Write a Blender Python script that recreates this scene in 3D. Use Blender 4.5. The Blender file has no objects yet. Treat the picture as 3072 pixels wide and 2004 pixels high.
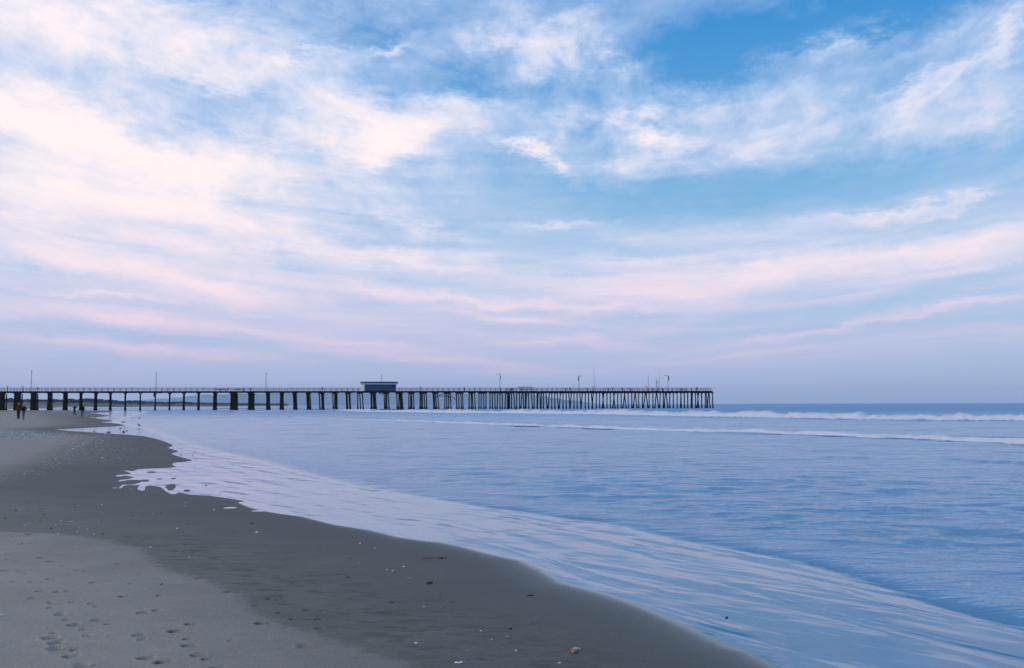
import bpy, bmesh, math, random
import numpy as np
from mathutils import Vector, Matrix

random.seed(7)
rng = np.random.default_rng(11)
R = math.radians
scene = bpy.context.scene
COL = scene.collection

# ------------------------------------------------------------------ camera
F = 2987.0                       # focal length in photograph pixels (35 mm lens)
EYE = 1.75
PITCH, ROLL = R(4.04), R(0.19)
_f = Vector((0, math.cos(PITCH), math.sin(PITCH)))
_r0 = Vector((1, 0, 0)); _u0 = Vector((0, -math.sin(PITCH), math.cos(PITCH)))
_r = _r0 * math.cos(ROLL) - _u0 * math.sin(ROLL)
_u = _u0 * math.cos(ROLL) + _r0 * math.sin(ROLL)
cam_data = bpy.data.cameras.new('camera')
cam = bpy.data.objects.new('camera', cam_data)
COL.objects.link(cam)
cam_data.lens = 35.0; cam_data.sensor_width = 36.0
cam_data.clip_start = 0.05; cam_data.clip_end = 40000
m = Matrix((( _r.x, _u.x, -_f.x, 0), (_r.y, _u.y, -_f.y, 0), (_r.z, _u.z, -_f.z, EYE), (0, 0, 0, 1)))
cam.matrix_world = m
scene.camera = cam
scene.render.resolution_x = 1024; scene.render.resolution_y = 668

def ray(px, py):
    return _f + _r * ((px - 1536) / F) + _u * ((1002 - py) / F)

def at_z(px, py, z=0.0):
    d = ray(px, py)
    t = (z - EYE) / d.z
    return Vector((d.x * t, d.y * t, z))

# ------------------------------------------------------------------ colour management
scene.view_settings.view_transform = 'Standard'
scene.view_settings.look = 'None'
scene.view_settings.exposure = 0.0
scene.view_settings.gamma = 1.0

def lin(r, g, b):
    o = []
    for c in (r, g, b):
        c = c / 255.0
        o.append(c / 12.92 if c <= 0.04045 else ((c + 0.055) / 1.055) ** 2.4)
    return (o[0], o[1], o[2], 1.0)

# ------------------------------------------------------------------ node helper
class NT:
    def __init__(s, tree):
        s.t = tree; s.n = tree.nodes; s.l = tree.links
        s.n.clear()
    def add(s, typ, **kw):
        nd = s.n.new(typ)
        for k, v in kw.items():
            setattr(nd, k, v)
        return nd
    def val(s, sock, v):
        if isinstance(v, bpy.types.NodeSocket): s.l.new(v, sock)
        elif v is not None: sock.default_value = v
    def math(s, op, a, b=None, c=None, clamp=False):
        nd = s.add('ShaderNodeMath', operation=op, use_clamp=clamp)
        s.val(nd.inputs[0], a)
        if b is not None: s.val(nd.inputs[1], b)
        if c is not None: s.val(nd.inputs[2], c)
        return nd.outputs[0]
    def vmath(s, op, a, b=None):
        nd = s.add('ShaderNodeVectorMath', operation=op)
        s.val(nd.inputs[0], a)
        if b is not None: s.val(nd.inputs[1], b)
        return nd.outputs[0]
    def comb(s, x, y, z=0.0):
        nd = s.add('ShaderNodeCombineXYZ')
        s.val(nd.inputs[0], x); s.val(nd.inputs[1], y); s.val(nd.inputs[2], z)
        return nd.outputs[0]
    def sep(s, v):
        nd = s.add('ShaderNodeSeparateXYZ'); s.l.new(v, nd.inputs[0])
        return nd.outputs
    def noise(s, vec, scale, detail=4.0, rough=0.55, dist=0.0, dim='3D', lac=2.0):
        nd = s.add('ShaderNodeTexNoise', noise_dimensions=dim)
        s.val(nd.inputs['Vector'], vec)
        nd.inputs['Scale'].default_value = scale; nd.inputs['Detail'].default_value = detail
        nd.inputs['Roughness'].default_value = rough; nd.inputs['Distortion'].default_value = dist
        nd.inputs['Lacunarity'].default_value = lac
        return nd.outputs['Fac']
    def smooth(s, v, lo, hi, a=0.0, b=1.0):
        nd = s.add('ShaderNodeMapRange', interpolation_type='SMOOTHSTEP')
        s.val(nd.inputs[0], v); s.val(nd.inputs[1], lo); s.val(nd.inputs[2], hi)
        s.val(nd.inputs[3], a); s.val(nd.inputs[4], b)
        return nd.outputs[0]
    def lmap(s, v, lo, hi, a=0.0, b=1.0, clamp=True):
        nd = s.add('ShaderNodeMapRange', clamp=clamp)
        s.val(nd.inputs[0], v); s.val(nd.inputs[1], lo); s.val(nd.inputs[2], hi)
        s.val(nd.inputs[3], a); s.val(nd.inputs[4], b)
        return nd.outputs[0]
    def ramp(s, v, stops):
        nd = s.add('ShaderNodeValToRGB')
        e = nd.color_ramp.elements
        while len(e) > 1: e.remove(e[-1])
        e[0].position = stops[0][0]; e[0].color = stops[0][1]
        for p, c in stops[1:]:
            q = e.new(p); q.color = c
        s.l.new(v, nd.inputs[0])
        return nd.outputs[0]
    def mixc(s, f, a, b, blend='MIX'):
        nd = s.add('ShaderNodeMix', data_type='RGBA', blend_type=blend)
        s.val(nd.inputs[0], f); s.val(nd.inputs[6], a); s.val(nd.inputs[7], b)
        return nd.outputs[2]
    def mapping(s, vec, loc=(0, 0, 0), rot=(0, 0, 0), scale=(1, 1, 1), typ='POINT'):
        if typ == 'POINT' and rot != (0, 0, 0) and scale != (1, 1, 1):
            vec = s.mapping(vec, rot=rot); rot = (0, 0, 0)
        nd = s.add('ShaderNodeMapping', vector_type=typ)
        s.l.new(vec, nd.inputs[0])
        nd.inputs[1].default_value = loc; nd.inputs[2].default_value = rot; nd.inputs[3].default_value = scale
        return nd.outputs[0]
    def attr(s, name):
        return s.add('ShaderNodeAttribute', attribute_name=name, attribute_type='GEOMETRY').outputs['Fac']

# ------------------------------------------------------------------ sky
SUN_EL, SUN_AZ = 14.0, -125.0      # degrees; azimuth measured from the view (+Y) towards +X
world = bpy.data.worlds.new('World')
scene.world = world
world.use_nodes = True
W = NT(world.node_tree)
K = 1 / 2314.0                     # radians for one pixel of the 2380 pixel wide view
def azel(x, y):
    d = ray(x * 1.29076, y * 1.29076).normalized()
    return math.atan2(d.x, d.y), math.asin(d.z)

tc = W.add('ShaderNodeTexCoord')
dirv = W.vmath('NORMALIZE', tc.outputs['Generated'])
dx, dy, dz = W.sep(dirv)
az = W.math('ARCTAN2', dx, dy)
el = W.math('ARCSINE', dz)
ela = W.math('ABSOLUTE', el)
P = W.comb(az, el)
# warped copy of the direction, so that cloud edges fray
wa = W.noise(W.mapping(P, scale=(4.5, 9.0, 1)), 2.2, 6, 0.68)
wb = W.noise(W.mapping(P, loc=(5, 3, 0), scale=(4.5, 9.0, 1)), 2.6, 6, 0.68)
Pw = W.comb(W.math('ADD', az, W.math('MULTIPLY', W.math('SUBTRACT', wa, 0.5), 0.13)),
            W.math('ADD', el, W.math('MULTIPLY', W.math('SUBTRACT', wb, 0.5), W.lmap(ela, 0.0, 0.30, 0.012, 0.095))))
# bent streak coordinates: long thin bands that sag in the middle of the view
az2 = W.math('MULTIPLY', az, az)
azc = W.math('MINIMUM', az2, 0.6)
vs = W.math('DIVIDE', ela, W.math('ADD', 1.0, W.math('MULTIPLY', azc, 1.1)))
lg = W.math('LOGARITHM', W.math('ADD', vs, 0.06), math.e)
S1 = W.noise(W.comb(W.math('MULTIPLY', az, 3.4), W.math('MULTIPLY', lg, 7.5), 1.7), 1.0, 8, 0.64, 0.35)
S2 = W.noise(W.comb(W.math('MULTIPLY', az, 7.0), W.math('MULTIPLY', lg, 17.0), 4.1), 1.0, 5, 0.62, 0.5)
# rising wisps for the right half
S3 = W.noise(W.mapping(P, rot=(0, 0, R(-32)), scale=(6.0, 20.0, 1)), 1.0, 8, 0.68, 0.6)
# mottled high cloud
S4 = W.noise(W.mapping(P, scale=(19, 24, 1)), 1.0, 6, 0.62, 0.4)
NBIG = W.noise(W.mapping(P, scale=(1.4, 3.2, 1)), 1.6, 4, 0.55)

def blobs(lst):
    acc = None
    for (x, y, a, b, ang, s) in lst:
        ca, ce = azel(x, y)
        mp = W.mapping(Pw, loc=(ca, ce, 0), rot=(0, 0, R(-ang)), scale=(a * K * 2.1, b * K * 2.1, 1), typ='TEXTURE')
        g = W.add('ShaderNodeTexGradient', gradient_type='QUADRATIC_SPHERE')
        W.l.new(mp, g.inputs[0])
        acc = W.math('MULTIPLY', g.outputs['Fac'], s) if acc is None else W.math('MULTIPLY_ADD', g.outputs['Fac'], s, acc)
    return acc

cover = blobs([
    # broad bright bank on the left
    (60, 290, 520, 85, 14, .47), (330, 345, 420, 62, 14, .38), (560, 385, 380, 50, 5, .30), (130, 420, 420, 60, 4, .30), (20, 240, 200, 60, 10, .30),
    (900, 300, 210, 60, -10, .52), (860, 345, 90, 26, -12, .6), (800, 255, 170, 50, 10, .3), (1000, 290, 90, 50, -20, .3),
    (90, 40, 420, 80, 0, .45), (480, 95, 200, 60, 5, .3), (700, 140, 150, 26, -8, .3), (600, 180, 260, 40, 12, .15), (900, 100, 60, 16, -15, .55),
    (350, 20, 500, 40, 0, .12),
    (240, 500, 420, 60, 6, .35), (420, 560, 420, 50, 6, .25), (130, 600, 260, 40, 3, .3),
    (450, 660, 330, 36, 9, .6), (560, 690, 170, 26, 10, .4), (330, 743, 280, 16, 4, .6), (250, 688, 190, 7, 2, .35), (350, 812, 300, 12, 5, .55), (90, 695, 260, 30, 2, .15),
    (980, 530, 110, 14, 10, .35), (760, 560, 340, 22, 8, .3), (950, 610, 260, 22, 7, .45), (880, 665, 240, 22, 7, .35), (1100, 700, 200, 12, 6, .35),
    (1000, 835, 280, 9, 5, .45), (820, 800, 220, 12, 5, .4), (1290, 795, 200, 14, 3, .5), (1190, 865, 110, 16, 4, .35),
    # middle
    (1300, 100, 150, 80, 40, .34), (1400, 170, 60, 60, 0, .15), (1150, 100, 60, 22, -10, .35), (1380, 150, 50, 40, 0, .25), (1250, 60, 60, 40, 50, .18),
    (1200, 345, 95, 15, 27, .48), (1280, 385, 80, 14, 28, .34), (1320, 320, 210, 50, -10, .22), (1520, 305, 60, 20, 25, .5),
    (1290, 525, 150, 16, -3, .45), (1450, 545, 160, 20, 5, .2), (1480, 640, 420, 40, -3, .35), (1400, 715, 230, 14, 2, .5), (1200, 740, 260, 10, 6, .4),
    # right
    (1940, 107, 140, 17, -9, .40), (2160, 95, 170, 30, -14, .28), (2280, 120, 190, 32, -30, .36), (2220, 190, 190, 30, -35, .28), (2320, 220, 130, 60, -35, .24), (2120, 190, 90, 9, -27, .25),
    (1760, 255, 230, 55, -8, .32), (1850, 300, 420, 50, -3, .25), (2280, 270, 260, 46, -12, .25), (1640, 350, 380, 30, 2, .15),
    (2130, 485, 190, 18, -10, .36), (2270, 465, 90, 10, -12, .28), (1980, 510, 300, 20, -4, .3),
    (2290, 560, 260, 46, -16, .55), (2080, 590, 300, 34, -6, .45), (1740, 640, 260, 46, -6, .55), (1600, 690, 240, 26, 8, .35), (2370, 600, 120, 40, -20, .3),
    (1560, 755, 170, 20, -10, .25), (1900, 770, 330, 9, -9, .5), (2200, 705, 260, 14, -5, .4), (2350, 755, 160, 12, -4, .25), (1700, 830, 200, 8, -6, .35), (2100, 660, 190, 12, -10, .15),
    # clear gaps
    (1130, 205, 170, 34, 8, -.45), (1620, 140, 170, 90, -10, -.52), (2000, 25, 480, 62, -6, -.62), (1350, 10, 240, 30, 0, -.2),
    (520, 225, 330, 26, 14, -.16), (2050, 810, 520, 60, -4, .24), (900, 770, 620, 60, 3, .16), (300, 130, 460, 100, 8, .20), (1750, 560, 520, 30, -4, .2), (830, 200, 120, 22, -10, -.12), (900, 60, 220, 40, -12, -.28), (1900, 420, 520, 46, -3, -.4), (1400, 440, 420, 36, 3, -.3),
    (620, 600, 160, 20, 15, -.35), (1140, 620, 120, 20, 0, -.2), (320, 780, 330, 14, 4, -.2), (180, 640, 200, 20, 5, -.25), (2290, 870, 420, 50, 0, -.35), (2080, 700, 300, 14, -14, -.3), (1450, 590, 240, 20, 0, -.25),
])
veil = W.lmap(az, -0.50, 0.40, 0.43, 0.17)
veil = W.math('ADD', veil, W.smooth(el, 0.26, 0.05, 0.0, 0.10))
outside = W.math('MAXIMUM', W.smooth(W.math('ABSOLUTE', az), 0.55, 0.9), W.smooth(el, 0.42, 0.6))
veil = W.math('ADD', veil, W.math('MULTIPLY', outside, W.lmap(NBIG, 0.35, 0.65, -0.10, 0.45)))
veil = W.math('SUBTRACT', veil, W.smooth(el, 0.38, 0.75, 0.0, 0.10))
D = W.math('ADD', veil, cover)
streak = W.math('MULTIPLY', W.math('SUBTRACT', S1, 0.5), 1.15)
streak = W.math('MULTIPLY_ADD', W.math('SUBTRACT', S2, 0.5), 0.55, streak)
D = W.math('MULTIPLY_ADD', streak, W.math('MULTIPLY', W.smooth(el, 0.0, 0.10, 0.34, 0.78), W.smooth(el, 0.36, 0.16, 0.55, 1.0)), D)
S5 = W.noise(W.mapping(P, rot=(0, 0, R(14)), scale=(7.0, 15.0, 1)), 1.0, 8, 0.66, 0.6)
leftm = W.math('MULTIPLY', W.smooth(az, 0.12, -0.2), W.smooth(el, 0.08, 0.16))
D = W.math('MULTIPLY_ADD', W.math('SUBTRACT', S5, 0.5), W.math('MULTIPLY', leftm, 1.35), D)
rightm = W.math('MULTIPLY', W.smooth(az, 0.02, 0.3), W.smooth(el, 0.18, 0.26))
D = W.math('MULTIPLY_ADD', W.math('SUBTRACT', S3, 0.5), W.math('MULTIPLY', rightm, 0.85), D)
midm = blobs([(1320, 130, 280, 150, 20, 1.15), (1350, 330, 240, 80, 0, .8), (1680, 260, 300, 110, 0, .6), (700, 330, 400, 140, 0, .5), (500, 480, 400, 120, 0, .3), (2150, 220, 300, 140, 0, .4), (450, 120, 500, 140, 0, .45)])
D = W.math('MULTIPLY_ADD', W.math('SUBTRACT', S4, 0.47), W.math('MULTIPLY', midm, 1.9), D)

clear = W.ramp(W.math('DIVIDE', ela, 1.0), [
    (0.0, lin(148, 172, 218)), (0.02, lin(156, 180, 222)), (0.05, lin(160, 188, 224)), (0.10, lin(152, 192, 228)),
    (0.16, lin(138, 187, 226)), (0.22, lin(118, 178, 224)), (0.29, lin(86, 160, 220)), (0.37, lin(52, 144, 214)),
    (0.60, lin(92, 158, 218)), (1.0, lin(118, 168, 218))])
lav = W.ramp(ela, [
    (0.0, lin(150, 172, 218)), (0.03, lin(174, 186, 222)), (0.07, lin(184, 194, 226)), (0.14, lin(196, 208, 234)), (0.3, lin(178, 202, 236)), (0.6, lin(178, 196, 230)), (1.0, lin(176, 192, 226))])
whi = W.ramp(ela, [
    (0.0, lin(170, 172, 212)), (0.02, lin(206, 190, 218)), (0.06, lin(228, 206, 226)), (0.11, lin(245, 224, 234)),
    (0.2, lin(255, 240, 240)), (0.4, lin(253, 240, 243)), (0.7, lin(232, 226, 236)), (1.0, lin(224, 218, 232))])
# the Nishita sky colours the clear air
sky = W.add('ShaderNodeTexSky', sky_type='NISHITA')
sky.sun_disc = False
sky.sun_elevation = R(SUN_EL); sky.sun_rotation = R(SUN_AZ)
sky.air_density = 1.0; sky.dust_density = 0.6; sky.ozone_density = 3.0
skyc = W.mixc(1.0, sky.outputs[0], (0.10, 0.10, 0.10, 1), 'MULTIPLY')
clear = W.mixc(0.18, clear, skyc)
c1 = W.mixc(W.smooth(D, -0.28, 0.74), clear, lav)
c2 = W.mixc(W.math('MULTIPLY', W.smooth(D, 0.30, 1.24), 0.97), c1, whi)
# the side away from the sunlit clouds is dimmer
back = W.smooth(dy, -0.9, 0.25, 0.85, 1.0)
c2 = W.vmath('SCALE', c2); 
c2.node.inputs['Scale'].default_value = 1.0
W.l.new(back, c2.node.inputs['Scale'])
bg = W.add('ShaderNodeBackground')
W.l.new(c2, bg.inputs[0]); bg.inputs[1].default_value = 1.07
wo = W.add('ShaderNodeOutputWorld'); W.l.new(bg.outputs[0], wo.inputs[0])

# ------------------------------------------------------------------ sun (very low, behind cloud: broad and weak)
sd = bpy.data.lights.new('sun', 'SUN')
sd.energy = 1.2; sd.angle = R(25); sd.color = (1.0, 0.92, 0.90)
sun = bpy.data.objects.new('sun', sd); COL.objects.link(sun)
sv = Vector((math.sin(R(SUN_AZ)) * math.cos(R(SUN_EL)), math.cos(R(SUN_AZ)) * math.cos(R(SUN_EL)), math.sin(R(SUN_EL))))
sun.rotation_euler = sv.to_track_quat('Z', 'Y').to_euler()

# ================================================================== numpy noise
_lat = rng.random((512, 512)).astype(np.float32)
def vnoise(x, y):
    xi = np.floor(x).astype(np.int64); yi = np.floor(y).astype(np.int64)
    fx = (x - xi).astype(np.float32); fy = (y - yi).astype(np.float32)
    fx = fx * fx * fx * (fx * (fx * 6 - 15) + 10); fy = fy * fy * fy * (fy * (fy * 6 - 15) + 10)
    a = _lat[xi & 511, yi & 511]; b = _lat[(xi + 1) & 511, yi & 511]
    c = _lat[xi & 511, (yi + 1) & 511]; d = _lat[(xi + 1) & 511, (yi + 1) & 511]
    return (a * (1 - fx) + b * fx) * (1 - fy) + (c * (1 - fx) + d * fx) * fy - 0.5
def fbm(x, y, octs=4, gain=0.5):
    o = 0; g = 1.0
    for k in range(octs):
        o = o + g * vnoise(x * (2 ** k) + 17.3 * k, y * (2 ** k) - 9.1 * k); g *= gain
    return o
def sstep(v, a, b):
    t = np.clip((v - a) / (b - a), 0, 1)
    return t * t * (3 - 2 * t)

def poly_dist(X, Y, pts, closed=True):
    """signed distance to a closed polygon (positive inside) or plain distance to an open line"""
    pts = np.asarray(pts, dtype=np.float64)
    n = len(pts)
    X = np.asarray(X, dtype=np.float64); Y = np.asarray(Y, dtype=np.float64)
    best = np.full(X.shape, 1e18); inside = np.zeros(X.shape, bool)
    for i in range(n if closed else n - 1):
        ax, ay = pts[i]; bx, by = pts[(i + 1) % n]
        ex, ey = bx - ax, by - ay
        L = ex * ex + ey * ey + 1e-12
        t = np.clip(((X - ax) * ex + (Y - ay) * ey) / L, 0, 1)
        d2 = (X - ax - t * ex) ** 2 + (Y - ay - t * ey) ** 2
        np.minimum(best, d2, out=best)
        if closed:
            c = ((ay > Y) != (by > Y))
            if ey != 0:
                inside ^= c & (X < (bx - ax) * (Y - ay) / (by - ay) + ax)
    d = np.sqrt(best)
    return np.where(inside, d, -d) if closed else d

def W2(px, py, z=0.0):
    v = at_z(px, py, z)
    return (v.x, v.y)

# ================================================================== object helpers
def tag(o, label=None, cat=None, group=None, kind=None):
    if label: o['label'] = label
    if cat: o['category'] = cat
    if group: o['group'] = group
    if kind: o['kind'] = kind
    return o
def empty(name, loc=(0, 0, 0), rz=0.0):
    o = bpy.data.objects.new(name, None); COL.objects.link(o)
    o.location = loc; o.rotation_euler = (0, 0, rz); o.empty_display_size = 0.2
    return o
def mesh_obj(name, verts, faces, mat, parent=None, smooth=False, loc=None):
    me = bpy.data.meshes.new(name)
    me.from_pydata([tuple(v) for v in verts], [], [tuple(f) for f in faces])
    if smooth:
        me.polygons.foreach_set('use_smooth', [True] * len(me.polygons))
    if mat is not None:
        for mm in (mat if isinstance(mat, (list, tuple)) else [mat]): me.materials.append(mm)
    me.update()
    o = bpy.data.objects.new(name, me); COL.objects.link(o)
    if parent is not None: o.parent = parent
    if loc is not None: o.location = loc
    return o
class MB:
    """collects shapes, builds one mesh"""
    def __init__(s): s.v = []; s.f = []; s.smooth = False
    def add(s, vs, fs):
        b = len(s.v); s.v += [Vector(v) for v in vs]; s.f += [tuple(i + b for i in f) for f in fs]
    def box(s, c, sx, sy, sz, ax=None, bev=0.0):
        """centre c, full sizes, axes ax=(ex,ey,ez)"""
        ex, ey, ez = ax or (Vector((1, 0, 0)), Vector((0, 1, 0)), Vector((0, 0, 1)))
        c = Vector(c)
        if bev <= 0:
            vs = [c + ex * (i * sx / 2) + ey * (j * sy / 2) + ez * (k * sz / 2) for k in (-1, 1) for j in (-1, 1) for i in (-1, 1)]
            s.add(vs, [(0, 2, 3, 1), (4, 5, 7, 6), (0, 1, 5, 4), (2, 6, 7, 3), (0, 4, 6, 2), (1, 3, 7, 5)])
        else:
            bm = bmesh.new(); bmesh.ops.create_cube(bm, size=1.0)
            for v in bm.verts: v.co = Vector((v.co.x * sx, v.co.y * sy, v.co.z * sz))
            bmesh.ops.bevel(bm, geom=bm.edges[:], offset=bev, segments=2, affect='EDGES')
            bm.verts.index_update()
            s.add([c + ex * v.co.x + ey * v.co.y + ez * v.co.z for v in bm.verts], [[v.index for v in f.verts] for f in bm.faces])
            bm.free()
    def tube(s, pts, rad, seg=8, cap=True):
        pts = [Vector(p) for p in pts]; n = len(pts)
        if not isinstance(rad, (list, tuple)): rad = [rad] * n
        b = len(s.v); prev = None
        for i, p in enumerate(pts):
            t = (pts[min(i + 1, n - 1)] - pts[max(i - 1, 0)]).normalized()
            if prev is None:
                a = Vector((1, 0, 0)) if abs(t.x) < 0.8 else Vector((0, 1, 0))
                u = t.cross(a).normalized()
            else:
                u = (prev - t * prev.dot(t)).normalized()
            prev = u; w = t.cross(u)
            for k in range(seg):
                an = 2 * math.pi * k / seg
                s.v.append(p + (u * math.cos(an) + w * math.sin(an)) * rad[i])
        for i in range(n - 1):
            for k in range(seg):
                k2 = (k + 1) % seg
                s.f.append((b + i * seg + k, b + i * seg + k2, b + (i + 1) * seg + k2, b + (i + 1) * seg + k))
        if cap:
            s.f.append(tuple(b + k for k in reversed(range(seg))))
            s.f.append(tuple(b + (n - 1) * seg + k for k in range(seg)))
    def ell(s, c, rx, ry, rz, seg=10, rings=7, ax=None, jitter=0.0):
        ex, ey, ez = ax or (Vector((1, 0, 0)), Vector((0, 1, 0)), Vector((0, 0, 1)))
        c = Vector(c); vs = []; fs = []
        vs.append(c - ez * rz)
        for i in range(1, rings):
            ph = -math.pi / 2 + math.pi * i / rings
            for k in range(seg):
                an = 2 * math.pi * k / seg
                q = 1 + random.uniform(-jitter, jitter)
                vs.append(c + (ex * (rx * math.cos(an)) + ey * (ry * math.sin(an))) * math.cos(ph) * q + ez * rz * math.sin(ph) * q)
        vs.append(c + ez * rz)
        for k in range(seg): fs.append((0, 1 + (k + 1) % seg, 1 + k))
        for i in range(rings - 2):
            for k in range(seg):
                a = 1 + i * seg + k; b2 = 1 + i * seg + (k + 1) % seg
                fs.append((a, b2, b2 + seg, a + seg))
        top = len(vs) - 1; o = 1 + (rings - 2) * seg
        for k in range(seg): fs.append((o + k, o + (k + 1) % seg, top))
        s.add(vs, fs)
    def build(s, name, mat, parent=None, smooth=False):
        inv = None
        vs = s.v
        if parent is not None:
            inv = parent_world(parent).inverted(); vs = [inv @ v for v in s.v]
        return mesh_obj(name, vs, s.f, mat, parent, smooth)
def parent_world(o):
    mt = Matrix.LocRotScale(o.location, o.rotation_euler, o.scale)
    return (parent_world(o.parent) @ mt) if o.parent else mt

# ================================================================== materials
def new_mat(name):
    mt = bpy.data.materials.new(name); mt.use_nodes = True
    T = NT(mt.node_tree)
    out = T.add('ShaderNodeOutputMaterial')
    p = T.add('ShaderNodeBsdfPrincipled'); T.l.new(p.outputs[0], out.inputs[0])
    return mt, T, p, out
def simple(name, c1, c2=None, scale=6.0, rough=0.7, spec=0.4, bump=0.0, bscale=20.0, metal=0.0, stretch=(1, 1, 1)):
    mt, T, p, out = new_mat(name)
    co = T.add('ShaderNodeTexCoord').outputs['Object']
    c2 = c2 or tuple(c * 0.7 for c in c1)
    n = T.noise(T.mapping(co, scale=stretch), scale, 5, 0.6)
    p.inputs['Base Color'].default_value = (*c1, 1)
    T.l.new(T.mixc(T.smooth(n, 0.35, 0.65), (*c1, 1), (*c2, 1)), p.inputs['Base Color'])
    p.inputs['Roughness'].default_value = rough
    p.inputs['Specular IOR Level'].default_value = spec
    p.inputs['Metallic'].default_value = metal
    if bump > 0:
        b = T.add('ShaderNodeBump'); b.inputs['Strength'].default_value = 1; b.inputs['Distance'].default_value = bump
        T.l.new(T.noise(co, bscale, 4), b.inputs['Height']); T.l.new(b.outputs[0], p.inputs['Normal'])
    return mt

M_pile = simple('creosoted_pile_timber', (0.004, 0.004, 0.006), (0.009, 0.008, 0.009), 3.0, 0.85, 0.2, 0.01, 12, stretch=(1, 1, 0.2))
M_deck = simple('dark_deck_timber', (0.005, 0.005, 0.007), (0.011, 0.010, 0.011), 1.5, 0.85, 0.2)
M_rail = simple('painted_rail_timber', (0.16, 0.20, 0.27), (0.10, 0.13, 0.18), 1.2, 0.7)
M_railpost = simple('grey_rail_post_timber', (0.035, 0.05, 0.085), (0.025, 0.035, 0.06), 1.2, 0.7)
M_steel = simple('galvanised_lamp_pole', (0.06, 0.07, 0.10), (0.04, 0.05, 0.07), 2.0, 0.5, 0.5, metal=0.3)
M_banner = simple('dark_blue_banner_cloth', (0.03, 0.035, 0.10), (0.02, 0.025, 0.07), 3.0, 0.8)
M_hutwall = simple('blue_board_wall', (0.013, 0.055, 0.125), (0.011, 0.047, 0.105), 0.8, 0.7)
M_huttrim = simple('pale_trim_board', (0.52, 0.60, 0.66), (0.44, 0.52, 0.58), 1.5, 0.6)
M_hutroof = simple('slate_roof_band', (0.03, 0.06, 0.12), (0.022, 0.045, 0.09), 1.0, 0.8)
M_dark = simple('dark_opening', (0.004, 0.004, 0.006), (0.006, 0.006, 0.008), 2, 0.6)
M_cream = simple('cream_panel', (0.80, 0.74, 0.66), (0.72, 0.68, 0.62), 2.0, 0.6)
M_white = simple('white_painted_box', (0.85, 0.85, 0.86), (0.78, 0.79, 0.8), 2.0, 0.6)
M_shell = simple('bleached_shell', (0.74, 0.78, 0.80), (0.50, 0.56, 0.60), 60, 0.45, 0.5)
M_shellblue = simple('greyish_shell', (0.42, 0.52, 0.58), (0.28, 0.36, 0.42), 60, 0.5, 0.5)
M_pebble = simple('wet_dark_pebble', (0.018, 0.018, 0.024), (0.035, 0.03, 0.03), 50, 0.35, 0.5)
M_brownpebble = simple('brown_pebble', (0.10, 0.06, 0.045), (0.06, 0.035, 0.03), 60, 0.5, 0.4)
M_weed = simple('dried_dark_seaweed', (0.020, 0.016, 0.014), (0.04, 0.025, 0.02), 40, 0.5, 0.5)
M_orange = simple('orange_crab_shell', (0.34, 0.15, 0.09), (0.14, 0.06, 0.045), 40, 0.5, 0.4)

# ================================================================== shore line
# the still water line, seen as (x, y) in the photograph and laid on the plane z = 0
SHORE = [(2347, 2004), (2252, 1954), (2189, 1936), (2117, 1900), (2072, 1880), (2001, 1848), (1914, 1811), (1827, 1781), (1775, 1768),
 (1697, 1748), (1653, 1722), (1627, 1707), (1566, 1681), (1479, 1663), (1392, 1641), (1331, 1628), (1261, 1621), (1196, 1611), (1109, 1591),
 (1000, 1574), (904, 1550), (850, 1543), (800, 1535), (768, 1528), (749, 1523), (713, 1508), (735, 1503), (678, 1494), (629, 1487), (571, 1484), (536, 1477),
 (527, 1482), (516, 1483), (497, 1474), (488, 1466), (481, 1461), (452, 1456), (440, 1458), (436, 1463), (434, 1470), (426, 1473), (413, 1468), (413, 1462), (419, 1455),
 (387, 1455), (372, 1457), (362, 1465), (355, 1465), (362, 1459), (368, 1453), (378, 1447), (366, 1444), (356, 1444), (356, 1441), (370, 1439), (387, 1437), (403, 1431), (376, 1427), (358, 1430), (347, 1430), (350, 1426), (361, 1424),
 (394, 1423), (385, 1416), (368, 1411), (397, 1413), (416, 1408), (450, 1406), (484, 1405), (515, 1403), (529, 1400), (522, 1397), (516, 1394), (520, 1389), (550, 1386), (578, 1382), (570, 1378), (561, 1376),
 (540, 1370), (523, 1365), (513, 1360), (525, 1358), (536, 1355), (529, 1351), (515, 1347), (503, 1344), (520, 1337), (512, 1332), (497, 1326), (478, 1319), (436, 1309), (400, 1305.5),
 (371, 1303.5), (320, 1300), (274, 1297), (226, 1294), (190, 1291), (165, 1289.2), (190, 1287.5), (226, 1285.5), (290, 1282), (348, 1279), (372, 1277), (378, 1276), (361, 1271), (345, 1269.5), (323, 1268.2), (297, 1266),
 (323, 1265), (342, 1263), (328, 1260), (307, 1258), (285, 1254.5), (268, 1252.6), (285, 1251.8), (303, 1250.8), (325, 1248), (332, 1247), (310, 1244.5), (290, 1241.5), (268, 1238.5), (300, 1237.5), (330, 1236)]
shore = [W2(*p) for p in SHORE]
shore += [(-135, 338), (-150, 350), (-165, 362), (-178, 372), (-215, 420), (-262, 520), (-300, 600), (-345, 740), (-410, 900), (-500, 1150), (-600, 1400), (-640, 1750), (-700, 2100), (-800, 2500), (-950, 3100), (-1300, 4300), (-1700, 6000), (-1900, 9500)]
shore_poly = shore + [(-12000, 9500), (-12000, -400), (60, -400), (30, -40), (14, -8), (7.5, -1.0), (4.6, 3.1), (3.0, 5.0)]
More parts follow.
